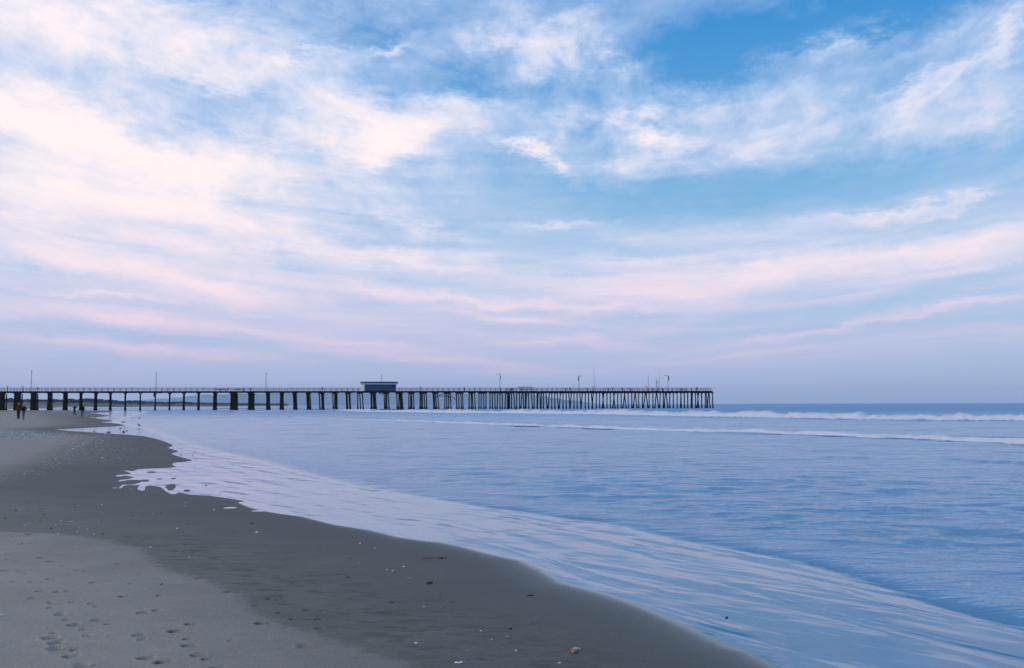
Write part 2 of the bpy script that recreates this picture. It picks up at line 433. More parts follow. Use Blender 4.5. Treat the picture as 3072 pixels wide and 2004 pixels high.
# edge of the thin swash sheet: beyond it the incoming water is deeper and ruffled
INNER = [(330, 1266), (380, 1276), (436, 1286), (516, 1316), (613, 1348), (768, 1381), (900, 1418), (1000, 1441), (1174, 1474), (1305, 1495), (1392, 1511), (1566, 1533),
 (1697, 1554), (1827, 1567), (2036, 1615), (2180, 1639), (2360, 1675), (2540, 1720), (2676, 1765), (2856, 1824), (3072, 1885), (3400, 1990)]
inner = [W2(*p) for p in INNER]
inner_poly = [(-128, 334), (-110, 300)] + inner + [(12, 1), (30, -20), (12000, -400), (12000, 12000), (-1900, 12000), (-1300, 4300), (-950, 3100), (-700, 2100), (-590, 1400), (-400, 900), (-290, 600), (-170, 372)]
# damp sand between two lines of drier sand
DRY_A = [(0, 1597), (168, 1599), (294, 1611), (420, 1639), (445, 1668), (504, 1710), (630, 1740), (714, 1773), (756, 1823), (840, 1861), (1000, 1903), (1087, 1937), (1218, 1968), (1283, 2004), (1500, 2090)]
dry_a = [W2(x, y, 0.12) for x, y in DRY_A] + [(2.4, 2.0), (2, -300), (-300, -300), (-40, 13.0), (-12, 12.6)]
DRY_B = [(0, 1432), (65, 1412), (130, 1393), (161, 1368), (226, 1345), (290, 1322), (340, 1300), (240, 1299), (150, 1293), (120, 1288), (180, 1282), (240, 1262), (200, 1252), (140, 1236)]
dry_b = [W2(x, y, 0.2) for x, y in DRY_B] + [(-230, 330), (-300, 600), (-500, 900), (-4000, 900), (-4000, 20), (-20, 22)]

def prof(d):
    """sand height from the distance inland of the water line"""
    up = 0.33 * (1 - np.exp(-np.maximum(d, 0) / 9.0))
    dn = np.maximum(d * 0.03, -0.8)
    return np.where(d >= 0, up, dn)

PRINTS = [(95,255,.6),(155,310,.7),(235,293,.6),(295,363,.8),(60,385,.6),(65,420,.7),(295,403,.9),(372,428,1.0),(45,503,.9),(150,503,1.0),(555,495,.7),(375,560,1.0),(450,465,.7),(100,580,.7),(222,583,.9),(670,580,.9),(940,580,.7),(855,440,.7),(288,648,.8),(410,650,.9),(485,645,.8),(235,697,.9),(370,728,.9),(365,762,.8),(435,803,1.0),(890,668,.9),(1145,657,.7),(655,725,.6),(520,720,.7),(1030,782,1.1),(1125,762,.8),(700,840,1.0),(530,880,1.0),(1370,860,1.0),(1270,910,1.1),(370,978,1.3),(410,1010,1.1),(400,1050,1.3),(630,955,.9),(995,945,.9),(1360,1010,1.0),(1425,1075,1.2),(1480,1105,.8),(540,1060,.7),(520,1100,1.0),(595,1165,1.3),(1055,1105,1.0),(1175,1132,1.0),(1555,1165,1.1),(1885,838,1.2),(1830,715,1.0),(2175,990,1.2),(2285,865,.9),(2265,1190,1.3),(1430,528,.8),(1630,620,.8),(2195,740,.8),(1920,655,.8),(1150,415,.6),(1200,430,.6),(2100,805,.7),(2280,800,.8),(1990,765,.6),(780,870,.7),(1345,965,.7),(1020,975,.8),(595,915,.7),(690,745,.6),(480,840,.8),(385,945,.8),(1650,970,.6),(120,437,.6),(190,520,.5),(320,345,.6),(1000,505,.5)]
prints = []
for i, (x, y, s) in enumerate(PRINTS):
    px, py = x / 2.38, 1500 + y / 2.38
    w = at_z(px, py, 0.14)
    a = random.uniform(-0.6, 0.6) + (0.25 if x < 700 else -0.3)
    prints.append((w.x, w.y, a, 0.046 * s, random.uniform(0.055, 0.08) * s, random.uniform(0.014, 0.022) * s))
# lightly trampled ground on the left, beyond the near prints
for i in range(120):
    px = random.uniform(-200, 420); py = random.uniform(1330, 1600) if i < 120 else random.uniform(1300, 1420)
    if px > 150 and py > 1450: continue
    w = at_z(px, py, 0.2)
    prints.append((w.x, w.y, random.uniform(-1.5, 1.5), 0.045, 0.08, random.uniform(0.005, 0.012)))
# prints that lead out of the frame at the bottom left
for i in range(26):
    prints.append((-0.9 - 0.35 * (i % 2) + random.uniform(-.1, .1) - 0.02 * i, 5.4 - i * 0.3, random.uniform(-.2, .2), .055, .12, .02))

def sand_height(X, Y, d, detail=True):
    X = np.asarray(X, float); Y = np.asarray(Y, float)
    h = prof(d)
    r = np.hypot(X, Y)
    u = sstep(d, 0.15, 3.0)
    h = h + u * 0.018 * fbm(X * 0.35, Y * 0.35, 3)
    dune = np.maximum(d - 22, 0) * sstep(Y, 440, 650)
    h = h + np.minimum(dune * 0.05, 5.0) * (1 + 0.5 * fbm(X / 60.0, Y / 60.0, 4))
    back = sstep(d, 90, 200) * (1 - sstep(Y, 300, 600))
    h = h + back * (1.2 + 1.6 * fbm(X / 25.0, Y / 25.0, 4))
    wear_shade = np.zeros_like(h)
    if detail:
        # low relief: scour ripples on the damp sand and soft tracks on the dry sand
        near = (1 - sstep(r, 30, 60))
        q = fbm(X * 2.2 + Y * 0.5, Y * 5.5, 3)
        q2 = fbm(X * 6.0 + Y * 1.5, Y * 15.0, 3)
        band = np.exp(-(poly_dist(X, Y, [W2(x, y, .12) for x, y in DRY_A[3:14]], False) - 0.6) ** 2 / 0.7)
        band = band * (1 - 0.9 * sstep(poly_dist(X, Y, dry_a), -0.35, 0.15))
        h = h + near * u * (0.0035 * q + band * (0.030 * np.minimum(q, 0.04) + 0.010 * np.minimum(q2, 0.1)))
        wear_shade = wear_shade + band * near * sstep(-q2, 0.08, 0.38) * 0.40
        for (cx, cy, a, rx, ry, dp) in prints:
            k = (np.abs(X - cx) < 0.45) & (np.abs(Y - cy) < 0.45)
            if not k.any(): continue
            xx = X[k] - cx; yy = Y[k] - cy
            ca, sa = math.cos(a), math.sin(a)
            p = (xx * ca + yy * sa) / rx; s_ = (-xx * sa + yy * ca) / ry
            p = p * (1 + 0.18 * np.sin(s_ * 2.2 + 0.5))
            e = np.sqrt(p * p + s_ * s_) + 0.30 * fbm(X[k] * 25, Y[k] * 25, 2)
            h[k] += dp * (-(1 - sstep(e, 0.55, 1.05)) + 0.22 * np.exp(-(e - 1.25) ** 2 / 0.05) * (0.4 + 0.6 * (s_ < 0)))
            wear_shade[k] = np.maximum(wear_shade[k], np.exp(-(e - 0.80) ** 2 / 0.05) * np.clip(0.35 - 1.6 * s_, 0, 1) * min(1, dp / 0.008))  # crescent on the near side: shade of the dent put into the colour
    return h, wear_shade

# small hollows that hold puddles
PUDDLES = [(690, 1523.5, 17, 2.2), (776, 1533, 20, 1.6)]
def puddle(X, Y, h):
    for (x, y, a, b) in PUDDLES:
        cx, cy = W2(x, y)
        rr = math.hypot(cx, cy)
        ra = a * rr / F; rb = b * rr * rr / (F * EYE)
        e = ((X - cx) / ra) ** 2 + ((Y - cy) / rb) ** 2
        h = np.where(e < 4, h * sstep(e, 1.0, 3.5) - 0.006 * (1 - sstep(e, 0.4, 1.2)), h)
    return h

# ------------------------------------------------------------------ one fan of ground points seen from the beach
rs = [0.6]
while rs[-1] < 9000:
    r_ = rs[-1]
    if r_ < 3.0: rs.append(r_ + 0.10)
    else: rs.append(r_ + max(0.018, min(r_ * r_ / 5227.0, 0.012 * r_)))
rs = np.array(rs)
azs = np.concatenate([np.arange(-100, -29, 1.2), np.arange(-29, 29, 0.08), np.arange(29, 101, 1.2)])
azr = np.radians(azs)
RR, AA = np.meshgrid(rs, azr, indexing='ij')
GX = RR * np.sin(AA); GY = RR * np.cos(AA)
GD = poly_dist(GX, GY, shore_poly)
wob = fbm(GX * 1.3, GY * 1.3, 3) * 0.05 * (RR < 60)
GD = GD + wob * sstep(np.abs(GD), 0.0, 0.25)
GI = poly_dist(GX, GY, inner_poly)
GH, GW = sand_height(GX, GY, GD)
GH = puddle(GX, GY, GH)
BARS = [(394, 1447, 26, 7, .008), (436, 1442, 12, 3.5, .006), (455, 1417, 12, 3, .006), (514, 1459, 14, 8, .008), (478, 1437, 9, 2.2, .005), (520, 1435, 8, 2.2, .005), (561, 1471, 8, 3, .004), (455, 1468, 16, 8, .008),
]
BAR = np.zeros_like(GH)
for (x, y, a, b, hb) in BARS:
    cx, cy = W2(x, y); rr_ = math.hypot(cx, cy)
    ra = a * rr_ / F; rb = b * rr_ * rr_ / (F * EYE)
    sk = math.atan2(cx, cy)
    xx = GX - cx; yy = GY - cy
    e = np.sqrt(((xx * math.cos(sk) - yy * math.sin(sk)) / ra) ** 2 + ((xx * math.sin(sk) + yy * math.cos(sk)) / rb) ** 2) + 0.9 * fbm(GX * 1.7, GY * 1.7, 3)
    top = np.where(e < 1.6, hb * (1 - e * e), -1.0)
    GH = np.maximum(GH, top); BAR = np.maximum(BAR, (e < 1.6) * 1.0)
GS_W = 0.035 + 0.28 * (1 - sstep(RR, 9, 17))
SHEEN = np.exp(-np.maximum(GD, 0) / GS_W) * (0.35 + 0.65 * (1 - sstep(RR, 10, 22)))
SHEEN = np.where(BAR > 0, np.where(RR > 18, 0.05, 0.85), SHEEN)
NR, NA = GX.shape

def grid_object(name, X, Y, Z, keep, mat, attrs):
    idx = np.full(X.shape, -1, np.int64)
    q = keep[:-1, :-1] | keep[1:, :-1] | keep[:-1, 1:] | keep[1:, 1:]
    used = np.zeros(X.shape, bool)
    used[:-1, :-1] |= q; used[1:, :-1] |= q; used[:-1, 1:] |= q; used[1:, 1:] |= q
    idx[used] = np.arange(used.sum())
    I, J = np.nonzero(q)
    fa = np.stack([idx[I, J], idx[I, J + 1], idx[I + 1, J + 1], idx[I + 1, J]], 1).astype(np.int32)
    co = np.stack([X[used], Y[used], Z[used]], 1).astype(np.float32)
    me = bpy.data.meshes.new(name)
    me.vertices.add(len(co)); me.vertices.foreach_set('co', co.ravel())
    me.loops.add(fa.size); me.loops.foreach_set('vertex_index', fa.ravel())
    me.polygons.add(len(fa)); me.polygons.foreach_set('loop_start', np.arange(0, fa.size, 4, dtype=np.int32))
    me.polygons.foreach_set('loop_total', np.full(len(fa), 4, np.int32))
    me.polygons.foreach_set('use_smooth', np.ones(len(fa), bool))
    me.update(calc_edges=True)
    # faces up
    if me.polygons[0].normal.z < 0: me.flip_normals()
    for k, a in attrs.items():
        at = me.attributes.new(k, 'FLOAT', 'POINT'); at.data.foreach_set('value', a[used].astype(np.float32))
    me.materials.append(mat)
    o = bpy.data.objects.new(name, me); COL.objects.link(o)
    return o

# ---- sand
def sand_material():
    mt, T, p, out = new_mat('beach_sand')
    geo = T.add('ShaderNodeNewGeometry').outputs['Position']
    dry = T.attr('dry'); d = T.attr('inland'); wear_shade = T.attr('wear_shade'); far = T.attr('far')
    n1 = T.noise(geo, 0.9, 6, 0.6); n2 = T.noise(geo, 9.0, 5, 0.65); n3 = T.noise(geo, 90.0, 3, 0.75)
    n4 = T.noise(T.mapping(geo, rot=(0, 0, R(-14)), scale=(1.3, 3.2, 1)), 1.6, 6, 0.7)
    dm = T.smooth(T.math('ADD', dry, T.math('ADD', T.math('MULTIPLY', T.math('SUBTRACT', n4, 0.5), 0.32), T.math('MULTIPLY', T.math('SUBTRACT', n2, 0.5), 0.7))), 0.33, 0.67)
    damp = T.mixc(T.smooth(n1, 0.3, 0.7), (0.126, 0.120, 0.099, 1), (0.144, 0.137, 0.113, 1))
    dryc = T.mixc(T.smooth(n1, 0.3, 0.7), (0.232, 0.212, 0.180, 1), (0.260, 0.238, 0.202, 1))
    col = T.mixc(dm, damp, dryc)
    # wetter still next to the water
    wet = T.attr('sheen')
    cool = T.smooth(T.math('ADD', d, T.math('MULTIPLY', T.math('SUBTRACT', n1, 0.5), 1.2)), 0.3, 5.0, 1.0, 0.0)
    col = T.mixc(T.math('MULTIPLY', cool, 0.75), col, (0.060, 0.068, 0.063, 1))
    col = T.mixc(T.math('MULTIPLY', wet, 0.5), col, (0.075, 0.085, 0.085, 1))
    # streaks of darker grains, fine speckle, brown overturned sand and painted-in shade in the prints
    col = T.mixc(T.math('MULTIPLY', T.smooth(n4, 0.52, 0.75), 0.10), col, (0.09, 0.09, 0.085, 1))
    col = T.mixc(T.math('MULTIPLY', T.smooth(n2, 0.5, 0.8), 0.20), col, (0.10, 0.095, 0.085, 1))
    col = T.mixc(T.lmap(n3, 0.38, 0.62, 0.0, 1.0), col, T.mixc(1.0, col, (1.55, 1.53, 1.52, 1), 'MULTIPLY'))
    col = T.mixc(T.math('MULTIPLY', wear_shade, 0.85), col, (0.030, 0.022, 0.014, 1))
    # dune scrub far along the coast
    scr = T.noise(geo, 0.035, 6, 0.7)
    col = T.mixc(T.math('MULTIPLY', far, T.smooth(scr, 0.42, 0.58)), col, (0.05, 0.065, 0.06, 1))
    T.l.new(col, p.inputs['Base Color'])
    rough = T.mixc(wet, (0.75, 0.75, 0.75, 1), (0.26, 0.26, 0.26, 1))
    rough = T.mixc(T.math('MULTIPLY', T.smooth(wet, 0.55, 1.0), 0.8), rough, (0.10, 0.10, 0.10, 1))
    T.l.new(rough, p.inputs['Roughness'])
    T.l.new(T.math('MULTIPLY_ADD', wet, 0.35, T.math('MULTIPLY_ADD', dm, -0.12, 0.20)), p.inputs['Specular IOR Level'])
    bp = T.add('ShaderNodeBump'); bp.inputs['Strength'].default_value = 1.0
    T.l.new(T.math('MULTIPLY', T.math('SUBTRACT', 1.0, T.math('MULTIPLY', wet, 0.97)), 0.006), bp.inputs['Distance'])
    hh = T.math('ADD', T.math('MULTIPLY', n2, 0.8), T.math('MULTIPLY', T.noise(geo, 45.0, 4, 0.7), 0.5))
    T.l.new(hh, bp.inputs['Height']); T.l.new(bp.outputs[0], p.inputs['Normal'])
    return mt
dA = poly_dist(GX, GY, dry_a); dB = poly_dist(GX, GY, dry_b)
wA = 0.10 + 0.02 * RR
DRY = np.clip(0.5 + dA / (2 * wA), 0, 1)
DRY = np.maximum(DRY, np.clip(0.5 + dB / (0.10 * RR), 0, 1) * 0.75)
FAR = sstep(GY, 480, 560) * sstep(GD, 30, 80)
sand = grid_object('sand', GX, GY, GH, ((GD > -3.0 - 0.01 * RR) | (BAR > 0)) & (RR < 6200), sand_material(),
                   {'dry': DRY, 'inland': GD, 'wear_shade': GW, 'far': FAR, 'sheen': SHEEN})
tag(sand, kind='structure')

def ground(px, py):
    """point of the sand (or water) seen at a photograph pixel"""
    z = 0.0
    for _ in range(6):
        v = at_z(px, py, z)
        d = poly_dist(np.array([v.x]), np.array([v.y]), shore_poly)
        h, _w = sand_height(np.array([v.x]), np.array([v.y]), d, False)
        z = max(float(h[0]), 0.0)
    return at_z(px, py, z)

# ---- water
def water_material(name='sea_water', foam_attr=False):
    mt, T, p, out = new_mat(name)
    geo = T.add('ShaderNodeNewGeometry').outputs['Position']
    rough = T.attr('ruffle'); dist = T.attr('reach')
    # ripples: long soft ones in the ruffled water, bands that follow the shore in the thin sheet
    ga = T.noise(T.mapping(geo, rot=(0, 0, R(6)), scale=(1.0, 2.1, 1)), 0.75, 5, 0.55, 0.4)
    gb = T.noise(T.mapping(geo, rot=(0, 0, R(-10)), scale=(1.0, 2.0, 1)), 3.2, 4, 0.6, 0.3)
    gf = T.noise(T.mapping(geo, rot=(0, 0, R(4)), scale=(0.4, 1.4, 1)), 0.22, 4, 0.6, 0.3)
    hr = T.math('ADD', T.math('MULTIPLY', ga, T.math('MULTIPLY_ADD', dist, -0.06, 0.17)), T.math('MULTIPLY', gb, 0.030))
    hr = T.math('MULTIPLY_ADD', gf, T.math('MULTIPLY', dist, 0.55), hr)
    sa = T.noise(T.mapping(geo, rot=(0, 0, R(-29)), scale=(1.9, 0.30, 1)), 1.3, 2, 0.45, 0.7)
    patch = T.noise(geo, 0.35, 3, 0.5)
    sa = T.math('MULTIPLY', sa, T.smooth(patch, 0.38, 0.60, 0.45, 1.10))
    sb = T.noise(T.mapping(geo, rot=(0, 0, R(-48)), scale=(2.6, 0.6, 1)), 1.4, 3, 0.5, 0.3)
    hs = T.math('ADD', T.math('MULTIPLY', sa, 0.030), T.math('MULTIPLY', sb, 0.007))
    gi = T.attr('sheet')
    wv = T.math('SINE', T.math('ADD', T.math('MULTIPLY', gi, 9.5), T.math('MULTIPLY', T.noise(geo, 0.55, 2, 0.5), 9.0)))
    wv = T.math('MULTIPLY', wv, T.smooth(T.noise(T.mapping(geo, loc=(7, 3, 0)), 0.30, 2, 0.5), 0.36, 0.62, 0.0020, 0.0070))
    hs = T.math('MULTIPLY_ADD', wv, T.attr('banding'), hs)
    h = T.math('ADD', T.math('MULTIPLY', hr, rough), T.math('MULTIPLY', hs, T.math('SUBTRACT', 1.0, rough)))
    bp = T.add('ShaderNodeBump'); bp.inputs['Strength'].default_value = 1.0; bp.inputs['Distance'].default_value = 1.0
    T.l.new(h, bp.inputs['Height'])
    T.l.new(bp.outputs[0], p.inputs['Normal'])
    n0 = T.noise(geo, 0.12, 4, 0.6)
    deep = T.mixc(T.smooth(n0, 0.35, 0.65), (0.062, 0.235, 0.43, 1), (0.085, 0.265, 0.47, 1))
    thin = T.mixc(T.smooth(T.noise(geo, 0.8, 4), 0.35, 0.65), (0.035, 0.150, 0.29, 1), (0.050, 0.175, 0.33, 1))
    deep = T.mixc(dist, deep, (0.022, 0.205, 0.45, 1))
    T.l.new(T.mixc(rough, thin, deep), p.inputs['Base Color'])
    T.l.new(T.math('MULTIPLY_ADD', dist, 0.24, T.lmap(rough, 0, 1, 0.115, 0.13)), p.inputs['Roughness'])
    p.inputs['IOR'].default_value = 1.50
    p.inputs['Specular IOR Level'].default_value = 0.5
    if foam_attr:
        fo = T.attr('foam')
        fn = T.noise(T.mapping(geo, scale=(0.5, 1.4, 3)), 1.6, 6, 0.7, 0.3)
        fm = T.smooth(T.math('ADD', fo, T.math('MULTIPLY', T.math('SUBTRACT', fn, 0.5), 1.7)), 0.30, 0.95)
        d = T.add('ShaderNodeBsdfDiffuse'); d.inputs[0].default_value = (0.60, 0.62, 0.68, 1)
        b2 = T.add('ShaderNodeBump'); b2.inputs['Distance'].default_value = 0.05
        T.l.new(T.noise(geo, 3.0, 5, 0.7), b2.inputs['Height']); T.l.new(b2.outputs[0], d.inputs['Normal'])
        mx = T.add('ShaderNodeMixShader')
        T.l.new(fm, mx.inputs[0]); T.l.new(p.outputs[0], mx.inputs[1]); T.l.new(d.outputs[0], mx.inputs[2])
        T.l.new(mx.outputs[0], out.inputs[0])
    return mt
M_water = water_material()
M_surf = water_material('surf_water', True)
RUF = sstep(GI, -0.10 - 0.003 * RR, 0.35 + 0.006 * RR)
SZ = RUF * (0.022 + 0.0 * GX)
amp = RUF * sstep(GI, 0.0, 3.0)
SZ = SZ + amp * ((0.035 + 0.040 * (1 - sstep(RR, 14, 32))) * fbm(GX * 0.8, GY * 2.0, 3) + (0.05 + 0.09 * sstep(RR, 35, 60)) * fbm(GX * 0.16, GY * 0.40, 2)) * (1 - sstep(RR, 500, 1500))
SZ = SZ + (1 - RUF) * 0.004 * fbm((GX * 0.86 + GY * 0.5) * 1.6, (GY * 0.86 - GX * 0.5) * 0.35, 2) * sstep(-GD, 0.2, 1.5) * (BAR < 1) * 0.6
# small unbroken swells
def swell(SZ, pts, hgt, back, front):
    line = [W2(*p) for p in pts]
    d = poly_dist(GX, GY, line, False)
    yl = np.interp(GX, [q[0] for q in sorted(line)], [q[1] for q in sorted(line)])
    seaward = GY > yl
    wv = np.where(seaward, np.exp(-(d / back) ** 2), np.exp(-(d / front) ** 2))
    return SZ + hgt * wv * (0.7 + 0.9 * fbm(GX * 0.35, GY * 0.1, 3))
SZ = swell(SZ, [(2560, 1373), (2740, 1377), (2800, 1383), (2880, 1380), (2960, 1389), (3072, 1394), (3300, 1400)], 0.075, 0.9, 0.30)
SZ = swell(SZ, [(440, 1251), (520, 1253.5), (600, 1257), (680, 1254), (760, 1250), (860, 1249)], 0.16, 4, 2.2)
SZ = swell(SZ, [(460, 1270), (540, 1268), (640, 1266), (720, 1260), (780, 1263), (880, 1265)], 0.14, 3, 1.8)
SZ = swell(SZ, [(900, 1274), (1050, 1277), (1180, 1279)], 0.10, 2, 1.3)
SZ = swell(SZ, [(1000, 1244.5), (1060, 1243.5)], 0.2, 5, 3)
SZ = swell(SZ, [(2300, 1228), (2600, 1229), (3000, 1228)], 0.35, 14, 8)
SZ = swell(SZ, [(2200, 1222), (2600, 1222), (3100, 1220)], 0.3, 20, 12)
REACH = sstep(RR, 20, 260) * RUF
sea = grid_object('sea', GX, GY, SZ, (GD < 0.5 + 0.02 * RR) & ((GH < 0.03 + 0.001 * RR) | (BAR > 0)), M_water, {'ruffle': RUF, 'reach': REACH, 'sheet': GI, 'banding': sstep(RR, 8, 14) * (1 - sstep(RR, 45, 90))})
tag(sea, kind='structure')

# ---- breaking waves, swept along their crests
def crest_line(pts, n):
    line = np.array([W2(*p) for p in pts])
    s = np.concatenate([[0], np.cumsum(np.hypot(*np.diff(line, axis=0).T))])
    t = np.linspace(0, s[-1], n)
    X = np.interp(t, s, line[:, 0]); Y = np.interp(t, s, line[:, 1])
    k = max(3, n // 60) | 1
    ker = np.hanning(k + 2)[1:-1]; ker /= ker.sum()
    pad = k // 2
    Xs = np.convolve(np.pad(X, pad, mode='reflect', reflect_type='odd'), ker, 'valid')
    Ys = np.convolve(np.pad(Y, pad, mode='reflect', reflect_type='odd'), ker, 'valid')
    return Xs, Ys, t
def breaker(pts, n, hfun, trail, seed):
    X, Y, t = crest_line(pts, n)
    tx = np.gradient(X); ty = np.gradient(Y); L = np.hypot(tx, ty)
    nx, ny = -ty / L, tx / L            # towards the sea
    f = np.linspace(0, 1, n)
    Hh = hfun(f) * (0.9 + 0.30 * fbm(t * 0.05 + seed, t * 0 + 3.3, 2) + 0.35 * fbm(t * 0.5 + seed, t * 0 + 7.3, 3))
    # profile: offset seaward, height factor, foam
    prof_ = [(-0.9, -0.10, .05), (-0.35, 0.02, .5), (-0.22, 0.30, 1.0), (-0.10, 0.62, 1.0), (0.05, 0.86, 1.0), (0.28, 1.0, 1.0), (0.6, 0.93, 1.0), (1.0, 0.76, 1.0), (1.5, 0.62, .95), (2.2, 0.46, .9),
             (3.2, 0.30, .66), (4.8, 0.18, .52), (6.8, 0.11, .40), (9.0, 0.05, .26), (11, -0.06, .02)]
    V = []; FO = []
    for j, (o, hf, fo) in enumerate(prof_):
        nz = fbm(t * 0.55 + seed, np.full(n, j * 0.45 + seed), 4)
        off = o * trail * (0.45 if o < 0 else 1.0) + nz * 0.55 * trail * min(1, 0.25 + abs(o) * 0.35)
        fz = fbm(t * 2.4 + seed, np.full(n, j * 1.7 + seed), 3)
        z = Hh * hf * (1 + (0.55 * nz + 0.45 * fz if hf > 0.1 else 0)) + 0.02
        V.append(np.stack([X + nx * off, Y + ny * off, z], 1)); FO.append(np.full(n, fo) * sstep(f, 0.0, 0.05))
    V = np.concatenate(V); FO = np.concatenate(FO)
    m_ = len(prof_)
    faces = [(j * n + i, j * n + i + 1, (j + 1) * n + i + 1, (j + 1) * n + i) for j in range(m_ - 1) for i in range(n - 1)]
    o = mesh_obj('surf', V.tolist(), faces, M_surf, smooth=True)
    if o.data.polygons[0].normal.z < 0: o.data.flip_normals()
    a = o.data.attributes.new('foam', 'FLOAT', 'POINT'); a.data.foreach_set('value', FO.astype(np.float32))
    a = o.data.attributes.new('ruffle', 'FLOAT', 'POINT'); a.data.foreach_set('value', np.ones(len(V), np.float32))
    a = o.data.attributes.new('reach', 'FLOAT', 'POINT'); a.data.foreach_set('value', np.ones(len(V), np.float32))
    tag(o, kind='structure')
    return o
breaker([(1000, 1232), (1100, 1236), (1260, 1238), (1400, 1241), (1540, 1241.5), (1620, 1243), (1760, 1244), (1900, 1246), (2000, 1248.5), (2140, 1252), (2400, 1256), (2700, 1261), (3072, 1264), (3700, 1272)],
        2600, lambda f: 0.22 + 0.42 * sstep(f, 0.0, 0.55), 1.9, 3.0)
breaker([(860, 1251), (1073, 1260), (1209, 1264), (1340, 1270), (1475, 1275), (1590, 1279), (1780, 1286), (1953, 1293), (2108, 1297), (2257, 1299), (2375, 1305), (2532, 1309), (2600, 1314), (2728, 1316), (2825, 1322), (2923, 1327), (3072, 1336), (3300, 1346), (3700, 1366)],
        2600, lambda f: 0.06 + 0.15 * sstep(f, 0.0, 0.6), 0.60, 21.0)
# low lines of foam seen under and beyond the pier
breaker([(700, 1237), (790, 1236), (860, 1234), (930, 1233), (1010, 1232)], 300, lambda f: 0.10 + 0 * f, 2.4, 40.0)
breaker([(600, 1229), (800, 1228.5), (1000, 1229), (1130, 1230)], 300, lambda f: 0.20 + 0 * f, 3.6, 52.0)
breaker([(2250, 1243), (2330, 1243.5), (2420, 1244)], 200, lambda f: 0.05 + 0 * f, .8, 57.0)
breaker([(160, 1223.0), (260, 1223.5), (360, 1224.5), (480, 1225.5), (640, 1226)], 400, lambda f: 0.30 + 0 * f, 30.0, 66.0)
breaker([(290, 1229), (400, 1229), (520, 1229.3), (640, 1229.5), (760, 1229)], 300, lambda f: 0.22 + 0 * f, 5.0, 76.0)

# ================================================================== far coast
def ridge(name, px0, px1, dist, topfun, depth, mat, n=400, seed=0.0, base=-0.5, lump=0.0):
    """a long hill with real depth: crest height given in photograph rows"""
    vs = []; fs = []
    rows = 9
    for i in range(n):
        px = px0 + (px1 - px0) * i / (n - 1)
        d0 = ray(px, 1215); d0 = Vector((d0.x, d0.y, 0)).normalized()
        dd = ray(px, topfun(px)); el_ = dd.z / math.hypot(dd.x, dd.y)
        top = max(EYE + el_ * dist, 0.0)
        for j in range(rows):
            s = j / (rows - 1)                      # 0 front .. 1 back
            prf = math.sin(math.pi * min(1, s * 1.15 + 0.0) ** 0.8) if s < 0.87 else max(0, math.sin(math.pi * min(1, s * 1.15) ** 0.8))
            prf = max(prf, 0)
            nz = 1 + lump * float(vnoise(np.array([i * 0.21 + seed]), np.array([j * 0.9 + seed]))[0])
            r_ = dist + (s - 0.45) * depth
            z = base + (top - base) * prf * (nz if 0 < j < rows - 1 else 1)
            vs.append((d0.x * r_, d0.y * r_, z))
    for i in range(n - 1):
        for j in range(rows - 1):
            a = i * rows + j
            fs.append((a, a + 1, a + rows + 1, a + rows))
    return mesh_obj(name, vs, fs, mat, smooth=True)
def interp(pts):
    xs = [p[0] for p in pts]; ys = [p[1] for p in pts]
    return lambda x: float(np.interp(x, xs, ys))
M_hill = simple('far_hill_haze_tint', (0.26, 0.37, 0.50), (0.23, 0.33, 0.45), 0.004, 0.95, 0.1)  # pale blue of the haze is mixed into the hill colour
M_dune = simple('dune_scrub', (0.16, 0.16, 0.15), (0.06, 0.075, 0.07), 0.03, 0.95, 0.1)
far_top = interp([(380, 1206), (430, 1199), (500, 1196), (560, 1189), (620, 1184), (700, 1182), (800, 1180), (950, 1179), (1150, 1179), (1350, 1180), (1500, 1181), (1580, 1182), (1620, 1186), (1660, 1193), (1700, 1200), (1750, 1206), (1790, 1211), (1830, 1218)])
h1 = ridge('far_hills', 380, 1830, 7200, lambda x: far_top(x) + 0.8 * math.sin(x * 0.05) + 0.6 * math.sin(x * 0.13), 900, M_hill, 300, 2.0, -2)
tag(h1, kind='structure')
dune_top = interp([(-400, 1208), (0, 1207), (60, 1206), (200, 1208), (300, 1210), (420, 1211.5), (560, 1213), (700, 1215)])
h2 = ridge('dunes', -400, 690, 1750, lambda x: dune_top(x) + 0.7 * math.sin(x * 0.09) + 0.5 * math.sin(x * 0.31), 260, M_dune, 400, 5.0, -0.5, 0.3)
tag(h2, kind='structure')

